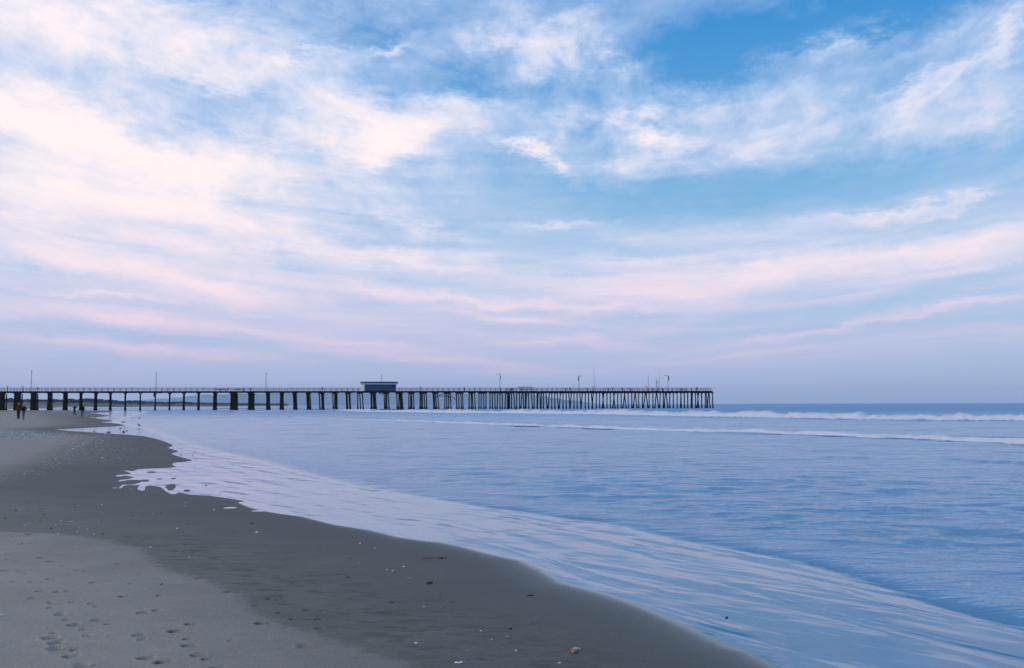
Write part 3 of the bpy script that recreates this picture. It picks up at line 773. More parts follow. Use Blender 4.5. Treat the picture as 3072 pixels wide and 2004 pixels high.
# far-off wood along the coast: one mass of lumpy crowns
def wood():
    mt, T, p, out = new_mat('far_wood_foliage')
    geo = T.add('ShaderNodeNewGeometry').outputs['Position']
    c = T.mixc(T.smooth(T.noise(geo, 0.25, 4), 0.35, 0.65), (0.006, 0.014, 0.028, 1), (0.012, 0.028, 0.042, 1))  # leaves tinted blue, distance haze put into their colour
    T.l.new(c, p.inputs['Base Color']); p.inputs['Roughness'].default_value = 0.95; p.inputs['Specular IOR Level'].default_value = 0.1
    mb = MB(); rr = random.Random(5)
    top = interp([(-300, 1196), (0, 1197), (18, 1196), (30, 1191.5), (42, 1195), (70, 1197), (95, 1196), (115, 1198), (140, 1197), (165, 1196), (180, 1199), (195, 1196), (212, 1194.5), (228, 1198), (245, 1196.5), (265, 1194), (290, 1197), (320, 1198), (345, 1199), (365, 1203), (385, 1201.5), (405, 1200), (430, 1203), (460, 1205), (500, 1205.5), (540, 1203.5), (580, 1207), (640, 1208), (720, 1209), (860, 1210)])
    px = -300.0
    while px < 860:
        far = 1850 + max(0, px - 300) * 3.2
        th = EYE + (ray(px, top(px)).z / ray(px, top(px)).y) * far
        for k in range(3):
            d = ray(px + rr.uniform(-6, 6), 1215); r_ = far + rr.uniform(-30, 90) + k * 30
            hh = max(2.5, th * rr.uniform(0.72, 1.03)); w = rr.uniform(4, 9)
            mb.ell((d.x / d.y * r_, r_, hh * 0.5), w, w, hh * 0.5, 8, 6, jitter=0.22)
        px += rr.uniform(2.0, 4.5)
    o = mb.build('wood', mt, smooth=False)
    tag(o, 'dark blue band of distant trees behind the beach, seen under the pier', 'trees', kind='stuff')
wood()

# ================================================================== the pier
A0 = Vector((-132.6, 355.0, 0)); A1 = Vector((80.9, 400.0, 0))
AX = (A1 - A0).normalized()                 # along the pier, towards the sea
BX = Vector((-0.347, 0.938, 0)).normalized()  # along a pile row, away from the camera
UP = Vector((0, 0, 1))
ZD = 6.88                                   # deck surface
def on_pier(px, v=0.0, py=1200.0):
    """axis distance s whose point at depth v across the deck is seen in column px"""
    d = ray(px, py); o = A0 + BX * v
    # solve (o + AX*s) parallel to d in plan
    s = (o.y * d.x - o.x * d.y) / (AX.x * d.y - AX.y * d.x)
    return s
def PP(s, v, z): return A0 + AX * s + BX * v + UP * z
def solve_v(s, px, py):
    d = ray(px, py); o = A0 + AX * s
    den = BX.x * d.y - BX.y * d.x
    return (o.y * d.x - o.x * d.y) / den
def z_at(s, v, py, px):
    p = PP(s, v, 0); d = ray(px, py)
    return EYE + d.z / math.hypot(d.x, d.y) * math.hypot(p.x, p.y)

pier = empty('pier', PP(0, 4, 0)); 
tag(pier, 'long dark timber pier on rows of piles, running from beach over the surf', 'pier')
WID = 9.0
S0 = on_pier(-260); S1 = on_pier(2139.5)
Z5 = 5.174
T1, T2, T3, T4, T5 = 0, 440, 880, 1320, 1760
rows = []      # (mode, origin, [(top, bottom), ...])
for c, w in ((-60, 16), (-15, 16), (8, 15), (54.5, 17), (103, 15), (150, 9), (196, 9), (242.5, 5), (287, 6), (331, 5), (375.5, 4.5), (420.5, 4), (465.8, 3.5)):
    rows.append(('edge', c, w))
for c, w in ((508.8, 5), (551.5, 5.5), (595.5, 6.5), (644, 10), (700, 22), (751.5, 18)):
    rows.append(('edge', c, w))
def cl(org, *pr): rows.append(('free', org, pr))
cl(T2, (1862, 1868), (1875, 1880), (1888, 1888), (1903, 1914))
cl(T2, (2078, 2074), (2092, 2096), (2110, 2110), (2118, 2120))
cl(T2, (2276, 2290), (2290, 2300), (2305, 2318), (2322, 2336))
cl(T3, (208, 225), (225, 238), (240, 255), (258, 278))
cl(T3, (402, 418), (438, 452), (452, 458), (468, 478))
cl(T3, (612, 622), (642, 645), (660, 665), (676, 682))
cl(T3, (820, 830), (834, 848), (862, 882), (878, 892))
cl(T3, (1000, 1000), (1030, 1050), (1070, 1090))
cl(T3, (1205, 1210), (1220, 1218), (1240, 1250), (1256, 1270), (1272, 1292))
cl(T3, (1408, 1420), (1432, 1435), (1448, 1454), (1472, 1490))
cl(T3, (1605, 1615), (1640, 1635), (1652, 1670), (1668, 1690), (1684, 1708))
cl(T3, (1793, 1795), (1820, 1822), (1838, 1838), (1865, 1873))
cl(T3, (1970, 1963), (1985, 1987), (2003, 2010), (2030, 2043), (2060, 2073))
cl(T3, (2170, 2185), (2186, 2200), (2207, 2228), (2240, 2262))
cl(T3, (2353, 2350), (2378, 2386), (2410, 2412), (2432, 2452))
cl(T4, (255, 265), (290, 298), (322, 335), (348, 362))
cl(T4, (455, 450), (485, 485), (500, 518), (535, 553))
cl(T4, (605, 605), (640, 638), (678, 680), (713, 712))
cl(T4, (775, 778), (812, 815), (852, 855), (893, 885))
cl(T4, (930, 932), (965, 968), (1018, 1005), (1045, 1048))
cl(T4, (1062, 1062), (1080, 1078), (1110, 1113), (1145, 1165))
cl(T4, (1190, 1190), (1232, 1238), (1272, 1250), (1290, 1300))
cl(T4, (1325, 1326), (1342, 1330), (1375, 1378), (1420, 1438))
cl(T4, (1460, 1462), (1508, 1506), (1522, 1508), (1550, 1562))
cl(T4, (1605, 1605), (1575, 1568), (1645, 1668))
st = [(1735, 1782), (1910, 1958), (2080, 2128), (2255, 2305)]
st = [(a / Z5 + T4, b / Z5 + T4) for a, b in st] + [(a / Z5 + T5, b / Z5 + T5) for a, b in ((150, 200), (315, 368), (482, 535), (645, 700), (808, 865), (970, 1028))]
vt = [(1697, 1645), (1868, 1820), (2040, 2000), (2212, 2178)]
vt = [(a / Z5 + T4, b / Z5 + T4) for a, b in vt]
for k, (a, b) in enumerate(st):
    g = (b - a)
    near_t = b + g * 0.98 * (0.84 + 0.025 * k); far_t = a - g * 0.98 * (0.84 + 0.025 * k)
    rows.append(('free', 'px', ((far_t, far_t - 4.0 - 0.35 * k), (a, a), (b, b + 0.4), (near_t, near_t + 4.0 + 0.35 * k))))
cl(T5, (1080, 1052), (1143, 1130), (1190, 1192), (1238, 1264))
cl(T5, (1222, 1200), (1290, 1288), (1345, 1345), (1403, 1406))
cl(T5, (1465, 1452), (1462, 1472), (1514, 1522), (1568, 1570))
cl(T5, (1624, 1622), (1640, 1636), (1690, 1692), (1722, 1742))
cl(T5, (1738, 1706), (1782, 1788), (1842, 1842), (1858, 1872))
cl(T5, (1788, 1782), (1893, 1866), (1902, 1918), (1952, 1960))

npile = 0
pile_specs = []
for (mode, c, dat) in rows:
    specs = []
    if mode == 'edge':
        s = on_pier(c, 4.0)
        w = dat / 2.0
        # rows seen end on: double rows of piles where they look wide
        half = max(0.0, (dat - 3.6) / 2) * 0.12
        if dat > 7:
            nn = int(dat / 2.6) + 1
            for q in range(nn):
                specs.append((s - half + 2 * half * q / (nn - 1), 0.4 + (q % 2) * 0.5, s - half + 2 * half * q / (nn - 1) + random.uniform(-.1, .1), 0.1 + (q % 2) * 0.6))
        for (v, ds) in ((0.5, -half), (3.0, half), (5.6, -half * 0.6), (8.2, half)):
            specs.append((s + ds, v, s + ds + random.uniform(-.1, .1), v + (-0.5 if v < 1 else 0.5 if v > 8 else 0)))
    else:
        pxs = [((a if c == 'px' else a / Z5 + c), (b if c == 'px' else b / Z5 + c)) for a, b in dat]
        right = max(p[0] for p in pxs)
        s = on_pier(right, 0.3)
        for a, b in pxs:
            v = solve_v(s, a, 1180); v2 = solve_v(s, b, 1226)
            v = min(max(v, 0.2), 10.5); v2 = min(max(v2, -2.5), 13.0)
            specs.append((s, v, s, v2))
    pile_specs.append((s, specs))

PR = 0.215
pile_list = []
for bi, (s, specs) in enumerate(pile_specs):
    vmax = max(q[1] for q in specs); vmin = min(q[1] for q in specs)
    mb = MB()
    c = PP(s, (vmax + vmin) / 2, ZD - 0.72)
    mb.box(c, 0.32, (vmax - vmin) + 1.2, 0.30, (AX, BX, UP))
    wide = max(q[0] for q in specs) - min(q[0] for q in specs)
    if wide > 0.6: mb.box(c - UP * 0.02, wide + 0.5, 0.35, 0.34, (AX, BX, UP))
    # knee braces that round the corners under the deck
    for q in specs[:6]:
        for sg in (-1, 1):
            mb.tube([PP(q[0], q[1], ZD - 1.25), PP(q[0] + sg * 0.5, q[1], ZD - 0.66)], 0.09, 5)
    cap = mb.build('cap_beam', M_deck, pier)
    for (sa_, va, sb_, vb) in specs:
        top = PP(sa_, va, ZD - 0.85); bot = PP(sb_, vb, -1.6)
        pile_list.append((bi, cap, top, bot))
print('piles', len(pile_list), 'rows', len(rows))
def pile_mesh(mb, top, bot):
    L = (top - bot)
    def at(z): 
        t = (z - bot.z) / L.z; return bot + L * t
    k = random.uniform(0.92, 1.1)
    mb.tube([at(-1.5), at(0.25), at(0.75), at(1.25), at(3.5), top], [PR * 1.55 * k, PR * 1.6 * k, PR * 1.35 * k, PR * 1.05 * k, PR * k, PR * 0.95 * k], 9)
order = sorted(range(len(pile_list)), key=lambda i: (pile_list[i][2] - Vector((0, 0, 0))).length)
ind = set(order[:100])
rest = MB()
for i, (bi, cap, top, bot) in enumerate(pile_list):
    if i in ind:
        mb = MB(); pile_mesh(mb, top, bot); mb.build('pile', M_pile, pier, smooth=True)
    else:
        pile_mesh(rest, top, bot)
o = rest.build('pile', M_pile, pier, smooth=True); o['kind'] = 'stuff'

# deck, stringers
mb = MB()
cs = (S0 + S1) / 2; Ls = S1 - S0
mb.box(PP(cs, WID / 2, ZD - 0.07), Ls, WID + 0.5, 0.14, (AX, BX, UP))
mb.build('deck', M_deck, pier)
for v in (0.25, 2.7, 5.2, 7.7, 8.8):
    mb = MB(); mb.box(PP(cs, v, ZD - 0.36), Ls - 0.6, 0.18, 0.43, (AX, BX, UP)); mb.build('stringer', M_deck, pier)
# broader fishing platform part way along, with weathered facing boards
pa, pb = on_pier(600), on_pier(738)
mb = MB(); mb.box(PP((pa + pb) / 2, -0.72, ZD - 0.26), pb - pa, 1.1, 0.50, (AX, BX, UP)); mb.build('side_platform', M_deck, pier)
M_facing = simple('weathered_facing_board', (0.10, 0.11, 0.09), (0.03, 0.035, 0.035), 2.0, 0.85)
q = pa + 0.3
while q < pb - 1.2:
    L_ = random.uniform(0.6, 1.6)
    if random.random() < 0.75:
        mb = MB(); mb.box(PP(q + L_ / 2, -1.30, ZD - 0.26), L_ * 0.9, 0.05, 0.24, (AX, BX, UP)); mb.build('facing_board', M_facing, pier)
    q += L_
# end section slightly deeper
ea = on_pier(1560); mb = MB(); mb.box(PP((ea + S1) / 2, -0.02, ZD - 0.52), S1 - ea - 0.5, 0.2, 0.62, (AX, BX, UP)); mb.build('stringer', M_deck, pier)

# railings
def railing(v, s0, s1, gap, sec=None):
    rl = MB()
    for z, hgt, th in ((1.16, 0.09, 0.14), (0.86, 0.05, 0.05), (0.60, 0.05, 0.05), (0.34, 0.05, 0.05)):
        rl.box(PP((s0 + s1) / 2, v, ZD + z), s1 - s0, th, hgt, (AX, BX, UP))
    rl.build('rail', M_rail, pier)
    n = int((s1 - s0) / gap)
    return [PP(s0 + gap * (i + 0.5), v, ZD) for i in range(n)]
hs0 = on_pier(1083, 0.2); hs1 = on_pier(1190, 0.2)
posts = railing(0.1, S0, hs0, 2.04) + railing(0.1, hs1, S1, 2.04)
fposts = railing(WID - 0.1, S0, S1, 2.04)
def post_mesh(mb, p, h=1.12): mb.box(p + UP * (h / 2 + 0.001), 0.12, 0.12, h, (AX, BX, UP))
posts.sort(key=lambda p: p.length)
for p in posts[:100]:
    mb = MB(); post_mesh(mb, p); mb.build('rail_post', M_railpost, pier)
mb = MB()
for p in posts[100:] + fposts: post_mesh(mb, p)
for k in range(1, 5): post_mesh(mb, PP(S1 - 0.05, k * WID / 5, ZD))
o = mb.build('rail_post', M_railpost, pier); o['kind'] = 'stuff'
mb = MB()
for z, hgt, th in ((1.16, 0.09, 0.14), (0.86, 0.05, 0.05), (0.60, 0.05, 0.05), (0.34, 0.05, 0.05)):
    mb.box(PP(S1 - 0.05, WID / 2, ZD + z + 0.003), th, WID - 0.4, hgt, (AX, BX, UP))
mb.build('rail', M_rail, pier)
# loose diagonal braces hanging between two pile rows
for (xa, ya, xb, yb) in ((1300, 1195, 1332, 1179), (1311, 1187, 1352, 1190), (1340, 1182, 1356, 1203), (1352, 1188, 1371, 1201), (1298, 1198, 1310, 1193)):
    s_a, s_b = on_pier(xa, 0.0), on_pier(xb, 0.0)
    mb = MB(); mb.tube([PP(s_a, 0.0, z_at(s_a, 0, ya, xa)), PP(s_b, 0.0, z_at(s_b, 0, yb, xb))], 0.10, 6); mb.build('loose_brace', M_pile, pier)
# boxes and a short pipe hanging under the deck
for (x, y0, y1, w) in ((463, 1178, 1191, 0.7), (1139, 1177, 1181, 0.8), (1146, 1177, 1184, 0.3), (477, 1176, 1180, 1.6)):
    s_ = on_pier(x, 0.0); za, zb = z_at(s_, 0, y0, x), z_at(s_, 0, y1, x)
    mb = MB(); mb.box(PP(s_, -0.15, (za + zb) / 2), w, 0.4, abs(za - zb), (AX, BX, UP), 0.03); mb.build('hanging_box', M_deck, pier)

# bait hut
hut = empty('pier_hut', PP(on_pier(1140), 2.5, ZD))
tag(hut, 'long low blue hut with pale trim and one dark window, on the pier', 'hut')
ha, hb = on_pier(1092.0, 0.0), on_pier(1188.5, 0.0)
hc = (ha + hb) / 2; HL = hb - ha; HW = 4.6; HH = z_at(hc, 0, 1153.0, 1140) - ZD
mb = MB(); mb.box(PP(hc, -0.1 + HW / 2, ZD + HH / 2), HL, HW, HH, (AX, BX, UP)); mb.build('wall', M_huttwall if False else M_hutwall, hut)
rt = z_at(hc, 0, 1145.0, 1140) - ZD
mb = MB(); mb.box(PP(hc + 0.05, -0.1 + HW / 2, ZD + (HH + 0.32 + rt) / 2), HL + 0.9, HW + 0.9, rt - HH - 0.32, (AX, BX, UP)); roof = mb.build('roof', M_hutroof, hut)
mb = MB(); mb.box(PP(hc + 0.05, -0.1 + HW / 2, ZD + HH + 0.16), HL + 1.0, HW + 1.0, 0.30, (AX, BX, UP)); mb.build('trim', M_huttrim, hut)
mb = MB(); mb.box(PP(ha - 0.012, -0.1 + HW / 2, ZD + HH / 2), 0.02, HW - 0.1, HH - 0.05, (AX, BX, UP)); mb.build('end_wall', M_huttrim, hut)
for e in (ha + 0.06, hb - 0.06):
    mb = MB(); mb.box(PP(e, -0.115, ZD + HH / 2), 0.16, 0.05, HH, (AX, BX, UP)); mb.build('corner_board', M_huttrim, hut)
sw = on_pier(1179.0, -0.1)
mb = MB(); mb.box(PP(sw, -0.12, ZD + 1.72), 1.0, 0.06, 0.95, (AX, BX, UP)); wn = mb.build('window', M_dark, hut)
mb = MB()
for a_, b_, c_, d_ in ((0, .5, 1.12, .07), (0, -.5, 1.12, .07)): mb.box(PP(sw + a_, -0.13, ZD + 1.72 + b_), c_, 0.06, d_, (AX, BX, UP))
for a_ in (-.53, .53): mb.box(PP(sw + a_, -0.133, ZD + 1.72), .07, 0.06, 0.93, (AX, BX, UP))
mb.build('window_frame', M_hutroof, wn)
mb = MB()
for k in range(9): mb.box(PP(ha + 0.6 + k * (HL - 3.2) / 8, -0.108, ZD + HH / 2), 0.04, 0.03, HH - 0.1, (AX, BX, UP))
mb.build('batten', M_hutroof, hut)

# lamp posts
def lamp(px, ytop, v, label, arm=0.0, banner=0, ybase=None, base_z=None):
    s = on_pier(px, v, 1150)
    zt = z_at(s, v, ytop, px); zb = ZD if base_z is None else base_z
    root = empty('lamp_post', PP(s, v, zb)); tag(root, label, 'lamp post', 'lamp posts standing along the pier')
    mb = MB(); mb.tube([PP(s, v, zb), PP(s, v, zb + 0.3), PP(s, v, zt)], [0.14, 0.11, 0.075], 8); mb.build('pole', M_steel, root, True)
    mb = MB()
    if arm == 0:
        mb.tube([PP(s, v, zt - 0.05), PP(s, v, zt + 0.12)], [0.10, 0.06], 8); mb.box(PP(s + 0.12, v, zt - 0.35), 0.35, 0.2, 0.18, (AX, BX, UP), 0.03)
        mb.build('lamp_head', M_steel, root)
    else:
        mb.tube([PP(s, v, zt - 0.12), PP(s + arm * 0.35, v, zt - 0.02), PP(s + arm, v, zt - 0.22)], 0.05, 6); mb.build('arm', M_steel, root, True)
        mb = MB(); mb.box(PP(s + arm * 1.05, v, zt - 0.25), 0.55, 0.26, 0.14, (AX, BX, UP), 0.03); mb.build('lamp_head', M_steel, root)
    if banner:
        bn = banner
        prof2 = [(0.02, 0.30), (0.28, 0.10), (0.40, -0.35), (0.46, -0.9), (0.40, -1.3), (0.30, -1.5), (0.22, -1.7), (0.12, -1.35), (0.14, -0.8), (0.10, -0.2)]
        vs = []; n_ = len(prof2)
        for dv in (-0.05, 0.05):
            for a, z in prof2: vs.append(PP(s + a * bn + 0.0, v + dv + 0.05 * math.sin(z * 5), zt - 0.55 + z * 0.95))
        fs = [tuple(range(n_)), tuple(reversed(range(n_, 2 * n_)))] + [(i, i + n_, (i + 1) % n_ + n_, (i + 1) % n_) for i in range(n_)]
        inv = parent_world(root).inverted()
        mesh_obj('banner', [inv @ p for p in vs], fs, M_banner, root)
    return root
lamp(93.5, 1111, 0.5, 'leftmost plain lamp post on the pier, above the nearer walkers')
lamp(468, 1117, 0.5, 'second plain lamp post from the left, above the thinnest pile rows')
lamp(798, 1118, 0.5, 'plain lamp post on the pier between the platform and the blue hut')
lamp(1145, 1125, 5.6, 'lamp post rising from behind the roof of the blue hut')
lamp(1500, 1121, 0.5, 'lamp post with a narrow banner just left of the cream panels', -1.0, 0.55)
lamp(1737, 1127, 0.5, 'lamp post with its arm to the right and a banner on its left', 0.7, -0.75)
lamp(2004.5, 1125, 0.5, 'lamp post with long left arm and dark banner, nearest the pier end', -1.25, 1.0)

# flag staffs, mast
def staff(px, ytop, ymid, label, v=2.5):
    s = on_pier(px, v, 1150); zt = z_at(s, v, ytop, px); zm = z_at(s, v, ymid, px)
    root = empty('aerial_mast', PP(s, v, ZD)); tag(root, label, 'mast', 'thin masts near the pier end')
    mb = MB(); mb.tube([PP(s, v, ZD), PP(s, v, zm)], [0.075, 0.055], 7); mb.build('pole', M_steel, root, True)
    mb = MB(); mb.tube([PP(s, v, zm), PP(s, v, zt)], [0.028, 0.012], 6); mb.build('whip_aerial', M_steel, root, True)
    mb = MB(); mb.tube([PP(s, v, zm - 0.35), PP(s, v, zm - 0.05)], 0.11, 8); mb.build('collar', M_steel, root, True)
staff(1782.5, 1095, 1129, 'thin mast standing beside a cream cabinet, left of the other two masts')
staff(1945, 1116, 1131, 'thin mast just right of the tall cream cabinet with a dark cap')
staff(1978, 1091, 1131, 'tallest thin mast, between the short stout mast and the last lamp post')
s = on_pier(1971, 1.5); root = empty('short_mast', PP(s, 1.5, ZD)); tag(root, 'short stout mast on a grey box between two thin masts near the pier end', 'mast')
mb = MB(); mb.tube([PP(s, 1.5, ZD + 1.4), PP(s, 1.5, z_at(s, 1.5, 1138, 1971))], [0.12, 0.09], 8); mb.build('pole', M_steel, root, True)
mb = MB(); mb.box(PP(s + .1, 1.45, z_at(s, 1.5, 1147, 1971)), 0.36, 0.3, 0.55, (AX, BX, UP), .04); mb.build('equipment_box', M_steel, root)
mb = MB(); mb.box(PP(s, 1.5, ZD + 0.7), 0.8, 0.7, 1.4, (AX, BX, UP), .05); mb.build('base_cabinet', M_huttrim, root)

# cabinets, panels, shelter, tables, people on the pier
def cabinet(px, y0, w, label, mat, cap=True, v=1.2):
    s = on_pier(px, v); h = z_at(s, v, y0, px) - ZD
    root = empty('cabinet', PP(s, v, ZD)); tag(root, label, 'cabinet', 'upright cabinets on the pier deck')
    mb = MB(); mb.box(PP(s, v, ZD + h * 0.46), w, w * 0.8, h * 0.92, (AX, BX, UP), .04); mb.build('body', mat, root)
    mb = MB(); mb.box(PP(s, v, ZD + h * 0.96), w * 1.15, w * 0.95, h * 0.08, (AX, BX, UP), .01); mb.build('cap', M_hutroof if cap else mat, root)
cabinet(1778, 1160, 0.75, 'cream cabinet at the foot of the leftmost thin mast', M_cream)
cabinet(1809, 1164, 0.62, 'white cabinet on the deck, first to the right of the leftmost thin mast', M_white, False)
cabinet(1873.5, 1163, 0.72, 'broader white cabinet midway between two groups of thin masts', M_white, False)
cabinet(1939.5, 1160, 0.72, 'tall cream cabinet with a dark cap, left of the middle thin mast', M_cream)
def panel(px0, px1, label, mat, v=0.35):
    a, b = on_pier(px0, v), on_pier(px1, v); root = empty('notice_panel', PP((a + b) / 2, v, ZD)); tag(root, label, 'panel', 'cream panels fixed along the railing')
    mb = MB(); mb.box(PP((a + b) / 2, v, ZD + 0.58), b - a, 0.06, 0.95, (AX, BX, UP), .01); mb.build('board', mat, root)
    for q in (a, b):
        mb = MB(); mb.box(PP(q, v + .06, ZD + 0.6), 0.1, 0.1, 1.2, (AX, BX, UP)); mb.build('post', M_railpost, root)
panel(1518, 1529.5, 'bright cream panel on the railing right of the bannered lamp post', M_cream)
panel(1531, 1542, 'duller patchy panel on the railing beside the bright cream one', simple('patchy_panel', (0.5, 0.46, 0.42), (0.15, 0.16, 0.18), 3.0))
a, b = on_pier(1559, 0.4), on_pier(1595, 0.4)
root = empty('shelter', PP((a + b) / 2, 1.2, ZD)); tag(root, 'low open shelter with dark flat roof and cream panels on the pier', 'shelter')
ht = z_at(a, .4, 1161, 1577) - ZD
mb = MB(); mb.box(PP((a + b) / 2, 1.2, ZD + ht), b - a + 0.5, 2.2, 0.18, (AX, BX, UP), .02); mb.build('roof', M_hutroof, root)
for k in range(4):
    q = a + (b - a) * k / 3
    mb = MB(); mb.box(PP(q, 0.4, ZD + ht / 2 - .05), 0.13, 0.13, ht - 0.1, (AX, BX, UP)); mb.build('post', M_railpost, root)
for k, mt_ in enumerate((M_huttrim, M_cream, M_cream)):
    q0, q1 = a + (b - a) * (k + .12) / 3, a + (b - a) * (k + .85) / 3
    mb = MB(); mb.box(PP((q0 + q1) / 2, 0.45, ZD + 0.62), q1 - q0, 0.05, 0.85, (AX, BX, UP), .01); mb.build('side_panel', mt_, root)
def table(px, label, v=0.9, w=1.5, grp='fish cleaning tables on the pier', pole=True):
    s = on_pier(px, v); root = empty('fish_table', PP(s, v, ZD)); tag(root, label, 'table', grp)
    mb = MB(); mb.box(PP(s, v, ZD + 0.82), w, 0.8, 0.12, (AX, BX, UP), .02); mb.build('table_top', M_railpost, root)
    mb = MB(); mb.box(PP(s, v, ZD + 0.38), 0.28, 0.3, 0.76, (AX, BX, UP)); mb.build('pedestal', M_railpost, root)
    mb = MB(); mb.box(PP(s, v, ZD + 1.02), 0.16, 0.12, 0.28, (AX, BX, UP), .02); mb.build('tap', M_steel, root)
for px, lb in ((730, 'left one of two pedestal tables on the side platform'), (752, 'right one of two pedestal tables on the side platform'),
               (1697, 'dark table just left of the lamp post with arm to the right'), (1763, 'dark table just left of the cream cabinet at the leftmost thin mast'), (1825, 'dark table right of the first white cabinet'),
               (1893, 'dark table right of the broader white cabinet'), (1957, 'dark table between the middle thin mast and the short stout mast'), (1988, 'dark low table left of the last lamp post')):
    table(px, lb)
def bench(px, label, w=2.4, v=0.8):
    s = on_pier(px, v); root = empty('bench', PP(s, v, ZD)); tag(root, label, 'bench', 'benches on the pier deck')
    mb = MB(); mb.box(PP(s, v, ZD + 0.45), w, 0.45, 0.08, (AX, BX, UP)); mb.build('seat', M_railpost, root)
    mb = MB(); mb.box(PP(s, v + .25, ZD + 0.72), w, 0.06, 0.28, (AX, BX, UP)); mb.build('backrest', M_railpost, root)
    for k in (-.4, .4):
        mb = MB(); mb.box(PP(s + k * w, v, ZD + 0.2), 0.1, 0.4, 0.4, (AX, BX, UP)); mb.build('leg', M_railpost, root)
bench(654, 'dark bench at the left end of the side platform'); bench(668, 'dark bench just left of the seated figure on the side platform'); bench(712, 'dark bench right of the seated figure on the side platform')
bench(2048, 'bench on the deck midway between the last lamp post and the pier end')
# two taller posts at the left
for px, y0, lb in ((21, 1158, 'slim bluish post above the railing, nearest the left picture edge'), (67, 1157.5, 'slim bluish post above the railing, beside the leftmost lamp post')):
    s = on_pier(px, .3); root = empty('marker_post', PP(s, .3, ZD)); tag(root, lb, 'post', 'taller posts on the pier railing')
    mb = MB(); mb.box(PP(s, .3, ZD + 0.9), 0.24, 0.2, 1.8, (AX, BX, UP), .02); mb.build('shaft', M_rail, root)
    mb = MB(); mb.box(PP(s, .3, ZD + 1.86), 0.34, 0.3, 0.12, (AX, BX, UP), .02); mb.build('cap', M_rail, root)

